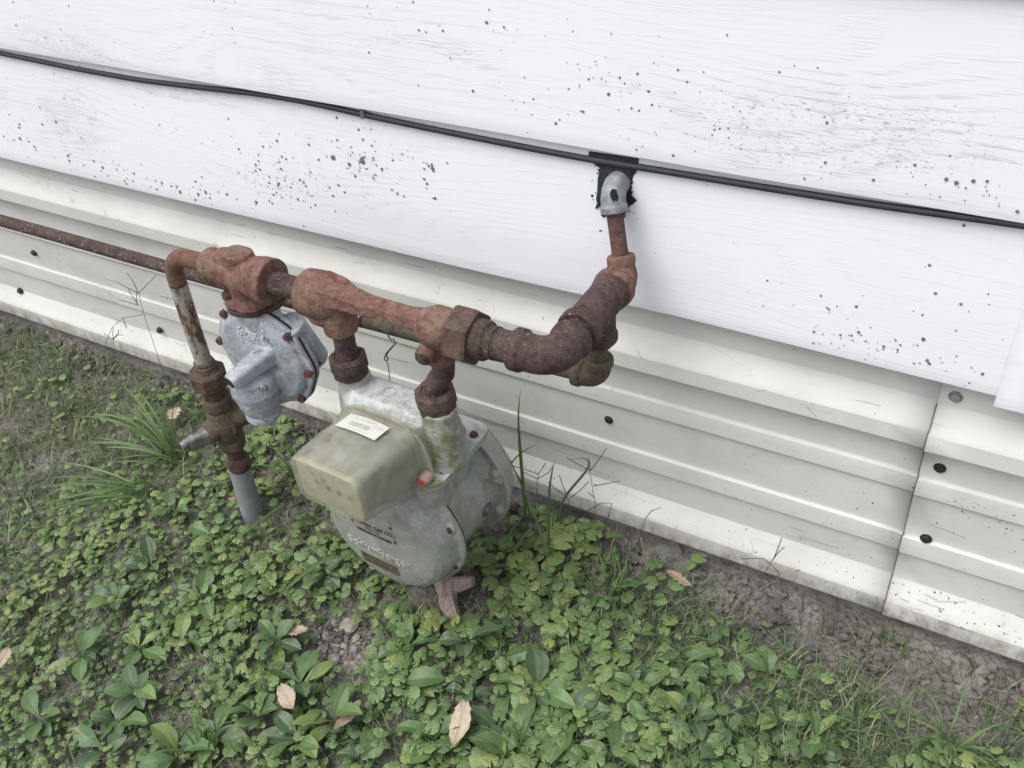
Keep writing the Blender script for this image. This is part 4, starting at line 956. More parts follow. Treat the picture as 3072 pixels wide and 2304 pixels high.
# ---- ground-ivy leaf: kidney-round, scalloped, cupped
def ivy_leaf(seed):
    r3 = np.random.default_rng(seed); nl = 8; m_ = 29; V = [(0, 0, 0)]; T = [(0, .2)]
    fold = .03 + .10 * r3.random(); wave = r3.random() * 6
    for ring, f in ((2, .62), (3, 1.0)):
        for i in range(m_):
            a = math.radians(-168 + 336 * i / (m_ - 1)); lob = abs(math.sin(a / 2 * nl * .9 + .3)) ; r = f * (1 - (.13 * (1 - lob) if ring == 3 else 0)) * (1 + .05 * math.cos(a)) * (.97 + .05 * r3.random())
            x, y = r * math.cos(a), r * math.sin(a)
            vein = (1 - lob) if ring < 3 else 0
            z = fold * abs(y) ** 1.3 * .5 - .16 * f * f + .05 * f * math.sin(3 * a + wave) + (-.045 * (1 - lob) * (ring == 3)) + .03 * lob * (ring == 2)
            V.append((x, y, z)); T.append((f, max(0, 1 - lob * 2.2) if ring < 3 else .1))
    F = []
    for i in range(m_ - 1):
        F.append((0, 1 + i, 2 + i))
        for k_ in (0,):
            a, b = 1 + k_ * m_ + i, 1 + (k_ + 1) * m_ + i; F += [(a, b, b + 1), (a, b + 1, a + 1)]
    return np.array(V), F, np.array(T)
LVs = []; 
for s in range(8): V_, LF_, LT_ = ivy_leaf(s); LVs.append(V_)
XY, PP_, r3 = scatter(68000, lambda m_: m_[2] ** 1.7 * .66, 31)
ok = blob_avoid(XY, (-1.108, YP), .026); XY = XY[ok]; PP_ = PP_[ok]
n = len(XY); cl = fbm(XY[:, 0], XY[:, 1], 9, 8)
big = np.clip(.55 + .45 * (PP_[:, 0] - 300) / 900, .55, 1)
sc = (.0058 + .0082 * r3.random(n) ** 1.2) * (1 + .5 * cl) * big * 1.12
hz = .006 + .030 * r3.random(n) * (.6 + .5 * big) + .012 * cl
V, F, C, R, base = build_leaves('ivy', XY, LVs, LF_, LT_, sc, np.maximum(.004, hz), .36, M_ivy, 5, lambda r, n_: np.clip(r.normal(.45, .22, n_) + .5 * cl, 0, 1))
ivy = mesh_np('ground_ivy', V, F, C); o = bpy.data.objects.new('ground_ivy', ivy); COL.objects.link(o); ivy.materials.append(M_ivy)
tag(o, 'low mat of scalloped round ground ivy leaves covering the soil', 'ground cover', kind='stuff')
# petioles
m = MB(); ns = min(n, 6000)
sel = r3.choice(n, ns, False); tV = []; tF = []; k = 0
for i in sel:
    b = base[i]; q = b + np.array([r3.normal() * .012, r3.normal() * .012, 0]); q[2] = hgt(q[0], q[1]) - .002; q[1] = min(q[1], -.03)
    w_ = np.array([.0006, 0, 0]); mid = (b + q) / 2 + [r3.normal() * .004, r3.normal() * .004, .002]
    tV += [q - w_, q + w_, mid + w_, mid - w_, b + w_ * .8, b - w_ * .8]; tF += [(k, k + 1, k + 2, k + 3), (k + 3, k + 2, k + 4, k + 5)]; k += 6
C_ = np.zeros((k, 4)); C_[:, 0] = .8; C_[:, 3] = 1
me = mesh_np('ivy_stems', np.array(tV), np.array(tF), C_); me.materials.append(M_ivy); o2 = bpy.data.objects.new('ivy_stems', me); COL.objects.link(o2); o2.parent = o; o2['kind'] = 'stuff'
# ---- grass
def blades(XY, L, wd, seed, lean=.7, curl=.8, seg=3, rf=None):
    r3 = np.random.default_rng(seed); n = len(XY); a = r3.uniform(0, 2 * math.pi, n); th = np.abs(r3.normal(lean, .35, n)); th = np.clip(th, 0, 1.5)
    D = np.stack([np.cos(a), np.sin(a)], 1); S = np.stack([-np.sin(a), np.cos(a)], 1); base = np.stack([XY[:, 0], XY[:, 1], hgt(XY[:, 0], XY[:, 1]) - .002], 1); V = []
    p = base.copy(); cu = r3.normal(curl, .5, n); ang = th.copy(); side = r3.normal(0, .4, n)
    for i in range(seg + 1):
        f = i / seg; w_ = wd * (1 - f ** 2 * .92) / 2
        sd_ = S + D * 0; V.append(p - np.concatenate([sd_ * w_[:, None], np.zeros((n, 1))], 1)); V.append(p + np.concatenate([sd_ * w_[:, None], np.zeros((n, 1))], 1))
        st = L / seg; dx = D * np.sin(ang)[:, None] + S * (side * f)[:, None] * .5
        p = p + np.concatenate([dx * st[:, None], (np.cos(ang) * st)[:, None]], 1); ang = np.clip(ang + cu / seg, -.2, 2.0)
        p[:, 2] = np.maximum(p[:, 2], hgt(p[:, 0], p[:, 1]) + .001 + r3.random(n) * .004); 
    V = np.stack(V, 1); K = 2 * (seg + 1); V[:, :, 1] -= np.maximum(0, V[:, :, 1].max(1) + .026)[:, None]
    f0 = np.array([(2 * i, 2 * i + 1, 2 * i + 3, 2 * i + 2) for i in range(seg)]); F = (f0[None] + (np.arange(n) * K)[:, None, None]).reshape(-1, 4)
    rnd = np.clip(r3.beta(.6, .8, n), 0, 1) if rf is None else rf(r3, n); C = np.zeros((n, K, 4)); C[..., 0] = rnd[:, None]; C[..., 3] = 1
    return V.reshape(-1, 3), F, C.reshape(-1, 4)
XY, PP_, r3 = scatter(230000, lambda m_: m_[3] ** 1.2 * .85, 41); n = len(XY)
fine = np.clip((PP_[:, 0] - 200) / 1500, 0, 1)
V, F, C = blades(XY, (.018 + .036 * r3.random(n)) * (.75 + .5 * fine), (.0009 + .0013 * r3.random(n)) * (.8 + .5 * fine), 42, .75, .9)
me = mesh_np('short_grass', V, F, C); o = bpy.data.objects.new('short_grass', me); COL.objects.link(o); me.materials.append(M_grass); tag(o, 'short dull green grass blades between the weeds', 'grass', kind='stuff')
XY, PP_, r3 = scatter(75000, lambda m_: m_[4] ** 1.2 * .8, 43); n = len(XY)
V, F, C = blades(XY, .014 + .034 * r3.random(n), .0006 + .0010 * r3.random(n), 44, 1.05, .7)
me = mesh_np('dry_thatch', V, F, C); o = bpy.data.objects.new('dry_thatch', me); COL.objects.link(o); me.materials.append(M_dry); tag(o, 'matted dry tan grass thatch lying on the soil', 'dry grass', kind='stuff')
XY, PP_, r3 = scatter(14000, lambda m_: (.10 + .5 * m_[3]) * (1 - .7 * m_[1]), 47); n = len(XY)
V, F, C = blades(XY, .030 + .045 * r3.random(n), .0012 + .0022 * r3.random(n), 48, .8, 1.0, seg=5)
me = mesh_np('long_grass', V, F, C); o = bpy.data.objects.new('long_grass', me); COL.objects.link(o); me.materials.append(M_grass); tag(o, 'longer single grass blades bending over the ground ivy', 'grass', kind='stuff')
# ---- soil clods and gravel
import bmesh
def rock(seed, sub=1, amp=.28):
    bm = bmesh.new(); bmesh.ops.create_icosphere(bm, subdivisions=sub, radius=1); r3 = np.random.default_rng(seed)
    V = np.array([v.co for v in bm.verts]); F = [tuple(v.index for v in f.verts) for f in bm.faces]; bm.free()
    V = V * (1 + (r3.random((len(V), 1)) - .5) * 2 * amp) * np.array([1, .6 + .4 * r3.random(), .5 + .3 * r3.random()])
    for _ in range(3):
        nr = r3.normal(size=3); nr /= np.linalg.norm(nr); d_ = V @ nr; V = V - np.maximum(0, d_ - .6)[:, None] * nr
    return V, F
RK = [rock(s) for s in range(8)]
XY, PP_, r3 = scatter(95000, lambda m_: .06 + .94 * m_[1] ** 1.2, 51); n = len(XY); LVr = [a for a, b in RK]
nearw = np.clip(1 - (-.03 - XY[:, 1]) / .10, 0, 1)
sc = (.0016 + .0100 * r3.random(n) ** 4.5) * (1 + .5 * nearw)
V, F, C, _, _ = build_leaves('clod', XY, LVr, RK[0][1], np.zeros((len(LVr[0]), 2)), sc, sc * .25, .8, M_soil, 52)
me = mesh_np('soil_clods', V, F, None); me.polygons.foreach_set('use_smooth', np.zeros(len(me.polygons), bool)); o = bpy.data.objects.new('soil_clods', me); COL.objects.link(o); me.materials.append(M_soil); tag(o, 'loose grey-brown soil crumbs and clods on the bare patches', 'soil', kind='stuff')

# ---- plantain rosettes
def plant_leaf(seed, L, W, arch, nt=9, ns=7):
    r3 = np.random.default_rng(seed); V = []; T = []; ph = r3.random() * 6; tw = r3.normal() * .3; hole = r3.random()
    for i in range(nt):
        t = i / (nt - 1); pet = .22
        if t < pet: w_ = .07 + .1 * t / pet
        else: s = (t - pet) / (1 - pet); w_ = .10 + .90 * math.sin(math.pi * min(1, s * .97 + .03)) ** .75 * (1 - .25 * s); w_ = w_ if s < .98 else .04
        x = L * t; z = arch * L * math.sin(t * math.pi * .62) - .20 * L * t * t * (1 if arch > .3 else .4)
        for j in range(ns):
            q = (j / (ns - 1) - .5) * 2; y = W / 2 * w_ * q
            zz = z + abs(q) ** 1.5 * W * .14 * w_ + .02 * W * math.sin(t * 16 + ph + q * 2) * abs(q) * 2.2
            V.append((x, y + tw * .08 * L * t * t, zz)); T.append((t, .8 if j == ns // 2 else (.12 if j % 2 else 0)))
    F = []
    for i in range(nt - 1):
        for j in range(ns - 1): a = i * ns + j; F.append((a, a + ns, a + ns + 1, a + 1))
    return np.array(V), np.array(F), np.array(T)
PL = []
for s in range(12):
    r3 = np.random.default_rng(100 + s); V_, F_, T_ = plant_leaf(s, .072 * (.8 + .4 * r3.random()), .040 * (.8 + .45 * r3.random()), .15 + .30 * r3.random())
    C_ = np.zeros((len(V_), 4)); C_[:, 0] = min(1, max(0, r3.normal(.4, .28))); C_[:, 1:3] = T_; C_[:, 3] = 1
    me = mesh_np('leaf', V_, F_, C_); me.materials.append(M_plant); PL.append(me)
PLG = 'plantain weeds among the ground ivy'
pl = [(440, 1290, 1.0, 'with two upright dark leaves left of the meter'), (390, 1390, .8, 'with a tall pale leaf below the grey riser'), (300, 1500, .78, 'with broad oval leaves, lower left'), (530, 1300, .8, 'just right and below the plant with two upright leaves'), (600, 1390, .95, 'just left of the pale rubble stones'),
      (470, 1600, .95, 'with bright leaves at the bottom edge'), (560, 1560, .9, 'third from the left at the bottom, under the palest leaves'), (390, 1640, 1.0, 'second plant left of the bottom centre, near the bottom edge'), (650, 1600, .9, 'at the bottom edge below the broad dead leaf'), (720, 1560, .9, 'below the rubble stones, right of the broad dead leaf'), (860, 1480, 1.0, 'right of the rubble stones'), (940, 1600, .9, 'at the bottom, left of the largest dead leaf'),
      (1080, 1420, 1.0, 'with dark upright leaves by the root stub'), (1010, 1390, 1.0, 'touching the weathered root stub'), (1080, 1580, 1.1, 'right of the largest dead leaf, near the bottom'), (1160, 1500, 1.0, "a hand's width right of the root stub, low in the ivy"), (1240, 1560, 1.1, 'with wide dark leaves near the bottom centre'), (1330, 1640, 1.0, 'at the bottom edge, right of the largest dead leaf'),
      (1470, 1490, 1.0, 'with glossy broad leaves right of centre'), (1480, 1440, .8, 'behind the glossy broad leaves, nearer the wall'), (1490, 1560, .8, 'with one upright bright oval leaf'), (1400, 1580, .8, 'at the bottom, below the glossy broad leaves and left of them'), (1560, 1640, .8, 'at the bottom edge, well right of centre'), (1680, 1560, .7, 'right of the upright bright oval leaf, low'), (1760, 1600, .8, 'bottom right, left of the dense dark grass tuft'),
      (1660, 1460, .7, 'with small leaves by the bare soil, right'), (470, 1160, .9, 'beside the foot of the grey riser'), (380, 1110, .7, 'left of the grey riser foot, small'), (250, 1300, .8, 'in the middle left ivy, small'), (180, 1420, .8, 'lower left, above the brown curled leaf'), (90, 1560, .9, 'near the bottom left corner, uppermost there'), (230, 1620, 1.0, 'close to the bottom edge at the left'), (780, 1640, 1.0, 'bottom edge, right below the fading yellow leaf'), (330, 1230, .8, 'left, between the long grass blade and the tall pale leaf'), (650, 1480, .9, 'left of the broad dead leaf, higher up'),
      (500, 1470, .8, 'left of the rubble stones, lower down by the dead leaf'), (1200, 1300, .7, 'in the gap of the tall grass'), (880, 1400, .7, 'just below the rubble stones on the right'), (1560, 1360, .5, 'in the dark grass patch by the narrow brown leaf'), (1330, 1420, .6, 'between the tall grass tuft and the glossy broad leaves'), (60, 1270, .6, 'at the far left, half way down the lawn'), (700, 1240, .7, 'under the left side of the meter'), (560, 1250, .7, 'left of the meter bottom under the arching grass blade'), (1010, 1500, .8, 'below the root stub, in front'), (1120, 1640, 1.0, 'at the bottom edge near the pale grass tuft'), (150, 1230, .6, "far left, above the lawn's lowest third"), (300, 1400, .8, 'left, beside the plant with the tall pale leaf'), (1380, 1500, .7, 'left of the glossy broad leaves, tiny'), (250, 1560, .9, 'bottom left, beside the thin curled brown leaf')]
for i, (px, py, s, lab) in enumerate(pl):
    r3 = np.random.default_rng(300 + i); c = gD(px, py, .015); c[2] = float(hgt(c[0], c[1])) + .011
    e = empty('plantain_plant', c, ('plantain weed ' + lab) if lab else 'low plantain weed with smooth oval leaves half buried in the ground ivy', 'plant', PLG)
    nl = int(r3.integers(4, 8)); a0 = r3.random() * 6.28
    for k_ in range(nl):
        o = bpy.data.objects.new('leaf', PL[int(r3.integers(0, 12))]); COL.objects.link(o); o.parent = e
        q = s * (.52 + .40 * r3.random()); o.scale = (q, q, q); o.location = (0, 0, .002 * k_)
        o.rotation_euler = (r3.normal() * .25, -max(-.05, r3.normal(.12, .20)), a0 + k_ * 2.4 + r3.normal() * .25)
# ---- tall grass clumps and seed stalks
def ribbon(P, w0, w1=None, up=(0, 0, 1), tint=.4):
    P = np.asarray(P, float); tt = np.concatenate([[0], np.cumsum(np.linalg.norm(np.diff(P, axis=0), axis=1))]); ts = np.linspace(0, tt[-1], 14); P = np.stack([np.interp(ts, tt, P[:, i]) for i in range(3)], 1)
    for _ in range(3): P[1:-1] = (P[:-2] + 2 * P[1:-1] + P[2:]) / 4
    T = np.gradient(P, axis=0); T /= np.linalg.norm(T, axis=1)[:, None]; vdir = CAM - P.mean(0) + np.array([.6, 0, .3]); S = np.cross(T, vdir); S /= np.linalg.norm(S, axis=1)[:, None] + 1e-9; N = np.cross(S, T)
    V = []; n = len(P)
    for i in range(n):
        f = i / (n - 1); w_ = w0 * (.75 + .5 * f if f < .4 else .95 * (1 - ((f - .4) / .6) ** 1.6) + .03) / 2; V += [P[i] - S[i] * w_ + N[i] * w_ * .35, P[i], P[i] + S[i] * w_ + N[i] * w_ * .35]
    F = []
    for i in range(n - 1): F += [(3 * i, 3 * i + 1, 3 * i + 4, 3 * i + 3), (3 * i + 1, 3 * i + 2, 3 * i + 5, 3 * i + 4)]
    return np.array(V), F
def grass_thing(name, lab, cat, blades_, mat, group=None, tube_r=None, tint=.4, root=None):
    first = blades_[0]['p'][0]; e = empty(name, first, lab, cat, group)
    for b in blades_:
        if b.get('r'): V, F = tube(np.array(b['p']), b['r'], 5)
        else: V, F = ribbon(b['p'], b['w'])
        F4 = [f for f in F]; me = MB().add(V, F4).mesh('blade'); 
        a = me.color_attributes.new('tint', 'FLOAT_COLOR', 'POINT'); C = np.zeros((len(me.vertices), 4)); C[:, 0] = b.get('t', tint); C[:, 3] = 1; a.data.foreach_set('color', C.ravel())
        link(b.get('n', 'blade'), me, b.get('m', mat), e, smooth_ang=180)
    return e
def c5(x, y): return ((1450 + x / 2.765) / 1.38879, (1100 + y / 2.765) / 1.38879)
def pb(pts, Y0, Y1, w, conv=c5, **k_):     # blade from photo points; depth runs from Y0 at the root to Y1 at the tip
    n = len(pts); P = [yD(*conv(x, y), Y0 + (Y1 - Y0) * i / (n - 1)) for i, (x, y) in enumerate(pts)]; P[0][2] = max(min(P[0][2], .03), 0); return dict(p=P, w=w, **k_)
idn = lambda x, y: (x, y)
b1 = [pb([(325, 1000), (320, 900), (300, 640), (283, 450), (290, 320), (310, 185)], -.075, -.085, .0062), pb([(395, 1230), (345, 1080), (320, 960), (240, 840), (200, 705)], -.08, -.09, .0045), pb([(155, 880), (200, 800), (300, 720), (400, 650), (465, 630)], -.10, -.07, .004),
      pb([(540, 1500), (540, 1250), (545, 1000), (570, 850), (600, 745)], -.12, -.12, .0055), pb([(520, 1640), (500, 1450), (440, 1260), (400, 1180), (330, 1010)], -.14, -.10, .005), pb([(590, 1230), (650, 1100), (780, 950), (900, 820), (930, 760), (870, 728), (720, 775)], -.07, -.06, .0048),
      pb([(210, 1650), (280, 1480), (370, 1350), (450, 1300)], -.17, -.14, .006), pb([(555, 1200), (600, 1130), (680, 1070), (690, 1060)], -.08, -.07, .003), pb([(150, 1350), (250, 1320), (330, 1290)], -.15, -.12, .004), pb([(520, 1650), (540, 1560), (480, 1400), (430, 1290)], -.15, -.13, .006)]
grass_thing('grass_clump', 'tall loose clump of green grass right of the meter against the skirting', 'grass', b1, M_tall)
def stalk(root, fork, tips, Y, lab, conv=c5, r=.0006, grp='crabgrass seed stalks'):
    bl = []; Pm = [yD(*conv(*q), Y + .0) for q in root]; Pm[0][2] = max(0, min(.03, Pm[0][2])); bl.append(dict(p=Pm, r=r, n='stem'))
    for tp in tips: bl.append(dict(p=[yD(*conv(*q), Y - .004 * i) for i, q in enumerate(tp)], r=r * 1.25, n='seed_spike'))
    return grass_thing('seed_stalk', lab, 'grass stalk', bl, M_stalk, grp)
stalk([(380, 1660), (400, 1450), (430, 1150), (455, 890)], None, [[(455, 890), (240, 820)], [(455, 890), (485, 850), (515, 797)], [(452, 935), (335, 875)], [(452, 930), (540, 880), (585, 815)]], -.10, 'thin crabgrass stalk with four seed spikes by the tall grass clump')
stalk([(790, 1650), (750, 1350), (705, 1120), (692, 1060)], None, [[(692, 1060), (660, 990), (630, 900)], [(692, 1075), (620, 1030), (535, 955)], [(725, 1085), (800, 1030), (875, 950)]], -.09, 'thin crabgrass stalk with three spikes in front of the lower skirting lip')
stalk([(985, 1650), (950, 1400), (925, 1130), (885, 870)], None, [[(885, 865), (690, 755)], [(885, 865), (885, 800), (865, 755)], [(890, 860), (960, 770), (1022, 675)], [(915, 1080), (870, 1045)], [(915, 990), (1130, 950)]], -.08, 'tallest crabgrass stalk with a wide open seed head before the ribbed skirting')
stalk([(1235, 1650), (1290, 1440), (1345, 1260), (1390, 1200), (1470, 1170)], None, [[(1345, 1260), (1400, 1190)]], -.05, 'single bent grass stalk leaning on the skirting lip')
stalk([(880, 1650), (880, 1380), (920, 1260)], None, [[(900, 1360), (1085, 1310), (1020, 1500)], [(860, 1200), (980, 1130), (1065, 1135), (1035, 1250)]], -.06, 'low kinked grass stalk under the skirting lip')
c6 = lambda x, y: (x / 2.765 / 1.38879, (440 + y / 2.765) / 1.38879)
stalk([(1305, 1760), (1250, 1560), (1195, 1400), (1150, 1215)], None, [[(1150, 1215), (1100, 1110), (1055, 1050)], [(1150, 1215), (955, 1120)], [(1150, 1215), (1215, 1150), (1290, 1072)], [(1145, 1310), (1060, 1180)], [(1150, 1315), (985, 1270)], [(1135, 1290), (1130, 1200)]], -.05, 'dark thin crabgrass stalk with six spikes left of the bent pipe', c6)
stalk([(950, 1760), (945, 1650), (940, 1600)], None, [[(940, 1600), (935, 1560), (940, 1500)], [(940, 1600), (862, 1550)], [(942, 1595), (980, 1560), (1020, 1562)], [(942, 1590), (985, 1545), (980, 1520)]], -.045, 'short dark seed stalk low against the left skirting lip', c6)
stalk([(870, 1760), (880, 1620), (930, 1500), (1020, 1420), (1180, 1395)], None, [[(1020, 1420), (1050, 1505)]], -.05, 'pale arching grass stem left of the riser', c6)
c7 = lambda x, y: ((2000 + x / 2.0634) / 1.38879, (1600 + y / 2.0634) / 1.38879)
stalk([(560, 450), (570, 330), (620, 220), (665, 150)], None, [[(665, 150), (690, 90), (712, 30)], [(655, 165), (690, 120), (728, 85)], [(640, 190), (600, 155), (460, 158)], [(640, 185), (690, 240), (722, 370)]], -.045, 'dark crabgrass stalk on the skirting, right of the bare soil', c7)
grass_thing('grass_clump', 'small upright grass clump near the skirting seam, right', 'grass', [pb([(1300, 800), (1320, 650), (1350, 520)], -.06, -.06, .003, c7), pb([(1410, 840), (1410, 700), (1400, 600), (1385, 530)], -.06, -.05, .0035, c7), pb([(1420, 830), (1480, 690), (1540, 580)], -.07, -.05, .0045, c7), pb([(1330, 820), (1350, 700), (1345, 560)], -.06, -.05, .003, c7), pb([(1400, 830), (1440, 760), (1500, 690)], -.07, -.06, .004, c7)], M_tall)
def gclump(px, py, lab, specs):
    specs = [(a * (.75 + .5 * rng.random()), b + .03 * rng.normal(), h * (.7 + .5 * rng.random()), w_ * (.45 + .45 * rng.random())) for a, b, h, w_ in specs + specs]
    c = gD(px, py); bl = []
    for i, (dx, dy, h, w_) in enumerate(specs):
        P = []
        for t in np.linspace(0, 1, 6): P.append((c[0] + rng.normal() * .001 + dx * t ** 1.3, c[1] + dy * t ** 1.3, float(hgt(c[0], c[1])) + h * math.sin(min(1, t) * 1.9) * (1.0 if t < .8 else .97)))
        P = np.array(P); P[:, :2] += rng.normal(size=2) * .008; bl.append(dict(p=P, w=w_ * 1.2, t=float(rng.random() ** .7)))
    return grass_thing('grass_clump', lab, 'grass', bl, M_tall)
gclump(390, 1010, 'wide bright green grass clump left of the shut-off valve', [(-.17, -.01, .10, .0085), (-.12, .03, .11, .007), (-.15, -.05, .06, .008), (-.20, -.07, .07, .0075), (-.18, .01, .08, .008), (-.14, -.02, .12, .007), (.02, .06, .12, .0045), (-.02, .05, .11, .005), (-.06, .06, .10, .0045), (.05, .03, .09, .004), (-.10, .00, .07, .005), (-.13, -.09, .04, .005), (.04, -.03, .07, .004), (-.05, -.08, .05, .0045), (-.03, .02, .12, .004)])
gclump(330, 1080, 'drooping pale grass clump lower left of the valve', [(-.14, -.10, .06, .0080), (-.11, -.14, .06, .0075), (-.06, -.12, .05, .007), (-.17, -.12, .05, .007), (-.16, -.05, .05, .005), (.03, .04, .05, .004), (-.02, -.09, .05, .004)])
gclump(640, 1040, 'yellowish grass clump between the riser and the meter', [(-.04, -.06, .05, .004), (.03, -.05, .07, .004), (.06, -.03, .06, .0035), (-.02, .03, .07, .004), (-.07, -.03, .05, .0035), (.02, .04, .05, .003), (.05, .02, .09, .004), (-.03, -.09, .03, .004)])
gclump(1330, 1300, 'dark green grass tuft below the tall grass stalks', [(.03, -.02, .06, .004), (-.03, .02, .05, .004), (.05, .02, .05, .004), (-.05, -.01, .05, .0035), (.01, .04, .07, .004), (.04, -.05, .04, .004)])
gclump(850, 1370, 'fine dark grass tuft beside the rubble stones', [(.01, .02, .05, .002), (-.02, .01, .05, .002), (.02, -.01, .045, .002), (-.01, -.02, .045, .002), (.03, .01, .05, .002), (-.03, .02, .04, .002), (0, .03, .055, .002), (.02, .03, .05, .002)])
gclump(2030, 1620, 'dense dark grass tuft in the bottom right corner', [(.03, -.04, .06, .004), (-.04, .02, .06, .0045), (.05, .03, .05, .004), (-.05, -.03, .05, .004), (.01, .05, .07, .0045), (.06, -.01, .05, .004), (-.02, -.05, .05, .004), (-.07, 0, .05, .004)])
gclump(1120, 1640, 'pale green grass tuft at the bottom edge under the dead leaf', [(.03, -.02, .07, .005), (-.03, .02, .08, .005), (.04, .03, .06, .004), (-.05, -.01, .06, .0045), (.01, .04, .08, .005)])
gclump(460, 1640, 'grass tuft poking up between plantains at the bottom left', [(.03, .03, .10, .0055), (-.03, .04, .08, .005), (.06, .05, .09, .005), (-.05, .01, .06, .0045)])
grass_thing('fallen_grass_blade', 'long arching grass blade lying across the ivy left of the meter', 'grass', [dict(p=[gD(600, 1290, .01), gD(640, 1250, .045), gD(690, 1210, .05), gD(740, 1200, .045), gD(800, 1212, .02)], w=.0075, t=.6)], M_tall)
grass_thing('fallen_grass_blade', 'straight grass blade sloping from the riser foot to the lower left', 'grass', [dict(p=[gD(610, 1090, .05), gD(540, 1140, .05), gD(478, 1190, .02)], w=.0040, t=.7)], M_tall)
grass_thing('fallen_grass_blade', 'thin upright grass blade in front of the ivy left of the riser', 'grass', [dict(p=[gD(492, 1200, .01), gD(470, 1110, .03), gD(445, 1000, .05)], w=.0016, t=.6)], M_tall)
# ---- dead leaves
def dead_leaf(px, py, L, W, ang, lab, seed, tint=.5, z=.030, jag=.12, tl=(0, 0)):
    r3 = np.random.default_rng(seed); nt, ns = 15, 9; V = []; T = []
    for i in range(nt):
        t = i / (nt - 1); w_ = math.sin(math.pi * (t * .94 + .03)) ** .7 * (1 + jag * math.sin(i * 2.3 + seed) + r3.normal() * jag * .35)
        for j in range(ns):
            q = (j / (ns - 1) - .5) * 2; zz = .10 * W * (q * q) * (1 + .8 * math.sin(t * 7 + seed)) + .04 * L * math.sin(t * 4 + seed) + r3.normal() * .0004
            V.append(((t - .5) * L, W / 2 * w_ * q, zz)); T.append((t, 1.0 if j == ns // 2 else (.5 if (i + abs(j - ns // 2)) % 4 == 0 else 0)))
    F = [(i * ns + j, i * ns + j + 1, (i + 1) * ns + j + 1, (i + 1) * ns + j) for i in range(nt - 1) for j in range(ns - 1)]
    V = np.array(V); C = np.zeros((len(V), 4)); C[:, 0] = tint; C[:, 1:3] = T; C[:, 3] = 1
    me = mesh_np('dead_leaf', V, np.array(F), C); me.materials.append(M_deadl); z += .012; c = gD(px, py, z); o = bpy.data.objects.new('dead_leaf', me); COL.objects.link(o); o.location = c
    o.rotation_euler = (tl[0], tl[1], ang); so = o.modifiers.new('t', 'SOLIDIFY'); so.thickness = .0004
    tag(o, lab, 'dead leaf'); return o
R_ = math.radians
dead_leaf(995, 1562, .068, .030, R_(-75), 'largest pale tan dead leaf, pointed, lying upright at the bottom centre', 1, .95, .045, .08, (R_(10), R_(0)))
dead_leaf(620, 1506, .047, .027, R_(-28), 'broad tan dead leaf on the plantains below the rubble stones', 2, .5, .04, .06, (R_(15), 0))
dead_leaf(640, 1362, .038, .018, R_(28), 'small tan dead leaf just left of the rubble stones', 3, .3, .03, .14)
dead_leaf(6, 1423, .042, .026, R_(-60), 'tan dead leaf cut by the left edge of the view', 4, .4, .03)
dead_leaf(378, 893, .042, .026, R_(-60), 'small torn beige dead leaf in the grass left of the valve', 5, 1.0, .03, .3)
dead_leaf(1466, 1250, .048, .016, R_(-14), 'narrow brown dead leaf on the soil near the flat grey stones', 6, .1, .02, .25)
dead_leaf(185, 1580, .05, .010, R_(20), 'thin curled brown leaf in the lawn at the lower left', 7, .0, .02, .1)
dead_leaf(752, 1545, .055, .018, R_(-100), 'yellow-brown fading leaf right of the broad dead leaf', 8, .0, .03, .1)
dead_leaf(505, 1078, .022, .014, R_(30), 'tiny brown leaf scrap by the riser foot', 9, .0, .012, .2)
# ---- stones
def stone(px, py, r, lab, mat, seed, z=.0, flat=.6, grp=None, sub=2, name='stone', an=None):
    V, F = rock(seed, sub, .10); V = V * np.array([1, 1, flat]) * r
    r3 = np.random.default_rng(seed + 9); a = an if an is not None else r3.random() * 6; c_, s_ = math.cos(a), math.sin(a); V = V @ np.array([[c_, s_, 0], [-s_, c_, 0], [0, 0, 1]])
    c = gD(px, py, z); o = link(name, MB().add(V + [c[0], c[1], float(hgt(c[0], c[1])) + r * flat * .35 + z], F).mesh(name), mat, smooth_ang=35); tag(o, lab, 'stone', grp)
for i, (px, py, r, lab) in enumerate([(752, 1352, .0165, 'largest pale stone at the top of the rubble patch'), (722, 1425, .014, 'rounded pale stone at the lower left of the rubble patch'), (695, 1405, .010, 'pale stone on the left rim of the rubble patch'), (705, 1372, .0095, 'pale stone upper left in the rubble patch'),
        (742, 1390, .008, 'small stone in the middle of the rubble patch'), (765, 1398, .009, 'stone on the right of the rubble patch'), (738, 1408, .006, 'tiny stone between the rubble pieces'), (768, 1375, .008, 'stone under the largest rubble piece'), (720, 1345, .008, 'stone above left in the rubble patch'),
        (775, 1330, .007, 'small stone at the upper right of the rubble patch'), (748, 1430, .007, 'small stone at the foot of the rubble patch'), (690, 1430, .006, 'tiny stone below the left rim of the rubble'), (776, 1415, .006, 'tiny stone at the lower right rubble rim'), (728, 1388, .0055, 'crumb of stone beside the middle rubble stone')]):
    stone(px, py, r, lab, M_stone, 60 + i, 0, .75, 'pale rubble stones', 2)
stone(762, 1430, .0055, 'orange brick chip in the rubble patch', M_brickc, 80, 0, .9)
stone(1438, 1203, .030, 'flat pointed grey stone leaning near the skirting', M_slate, 81, 0, .35, an=1.2)
stone(1400, 1190, .019, 'second flat grey stone left of the pointed one', M_slate, 82, 0, .45)
stone(1212, 1245, .011, 'grey pebble in the soil by the tall grass', M_slate, 83, 0, .7)
stone(1650, 1268, .010, 'grey pebble on the bare soil, right of the dead leaf', M_slate, 84, 0, .8)
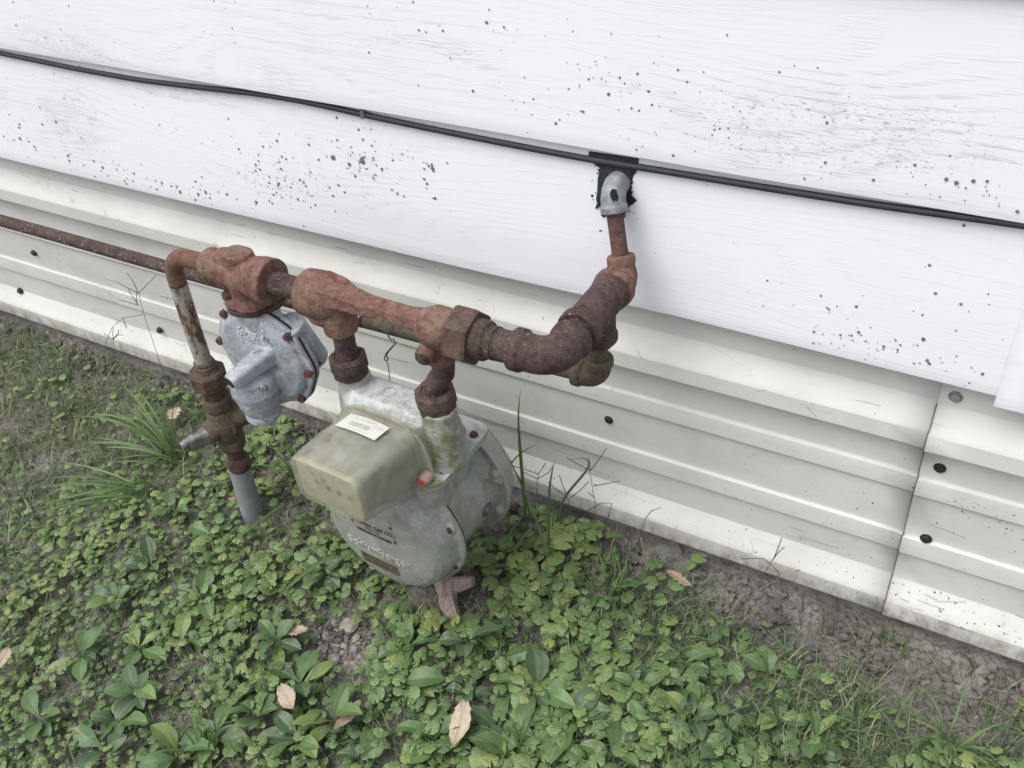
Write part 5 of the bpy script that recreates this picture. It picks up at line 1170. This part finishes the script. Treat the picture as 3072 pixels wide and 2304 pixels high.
stone(2090, 1335 + 145, .009, 'small pale stone by the skirting at the far right', M_slate, 85, 0, .8)
stone(820, 1305, .010, 'pale pebble under the left of the meter', M_stone, 86, 0, .8)
stone(1130, 1330, .012, 'half buried stone chip under the ivy right of the root', M_wood, 87, 0, .7)
stone(2085, 1540, .010, 'flat pale pebble in the bare soil at lower right', M_slate, 88, 0, .5)
XY = np.array([gD(735 + rng.normal() * 30, 1390 + rng.normal() * 34)[:2] for _ in range(420)]); LVr2 = [a for a, b in RK]
sc = .0014 + .0036 * rng.random(420) ** 2.5
V, F, C, _, _ = build_leaves('gravel', XY, LVr2, RK[0][1], np.zeros((len(LVr2[0]), 2)), sc, sc * .4, .8, M_stone, 57)
me = mesh_np('stone_crumbs', V, F, None); me.polygons.foreach_set('use_smooth', np.zeros(len(me.polygons), bool)); o = bpy.data.objects.new('stone_crumbs', me); COL.objects.link(o); me.materials.append(M_stone); tag(o, 'pale gravel crumbs between the rubble stones', 'gravel', kind='stuff')
# ---- weathered root stub
a = gD(986, 1372, .0); b = gD(960, 1258, .0); c = gD(1012, 1282, .0)
m = MB(); r5 = np.random.default_rng(77)
P = np.array([a + [0, 0, -.010], a * .75 + b * .25 + [.002, 0, .010], a * .5 + b * .5 + [-.002, 0, .015], a * .25 + b * .75 + [.003, 0, .019], b + [-.002, .004, .023], b + [-.010, .012, .030]])
V, F = tube(P, [.007, .012, .0135, .017, .013, .006], 18); V = V + (r5.random(V.shape) - .5) * .007; m.add(V, F)
V, F = tube(np.array([a * .35 + b * .65 + [.002, 0, .010], a * .15 + b * .5 + c * .35 + [.002, 0, .022], c + [.000, .000, .028], c + [.010, .004, .031]]), [.012, .014, .0125, .010], 16); V = V + (r5.random(V.shape) - .5) * .005; m.add(V, F)
V, F = tube(np.array([a * .6 + b * .4 + [-.006, 0, .012], a * .3 + b * .7 + [-.013, 0, .017], b + [-.020, .000, .012]]), [.006, .008, .004], 10); m.add(V, F)
tag(link('root_stub', remesh(m, .0014, 1), M_wood), 'short weathered grey-brown root stub sticking out of the soil under the meter', 'root')
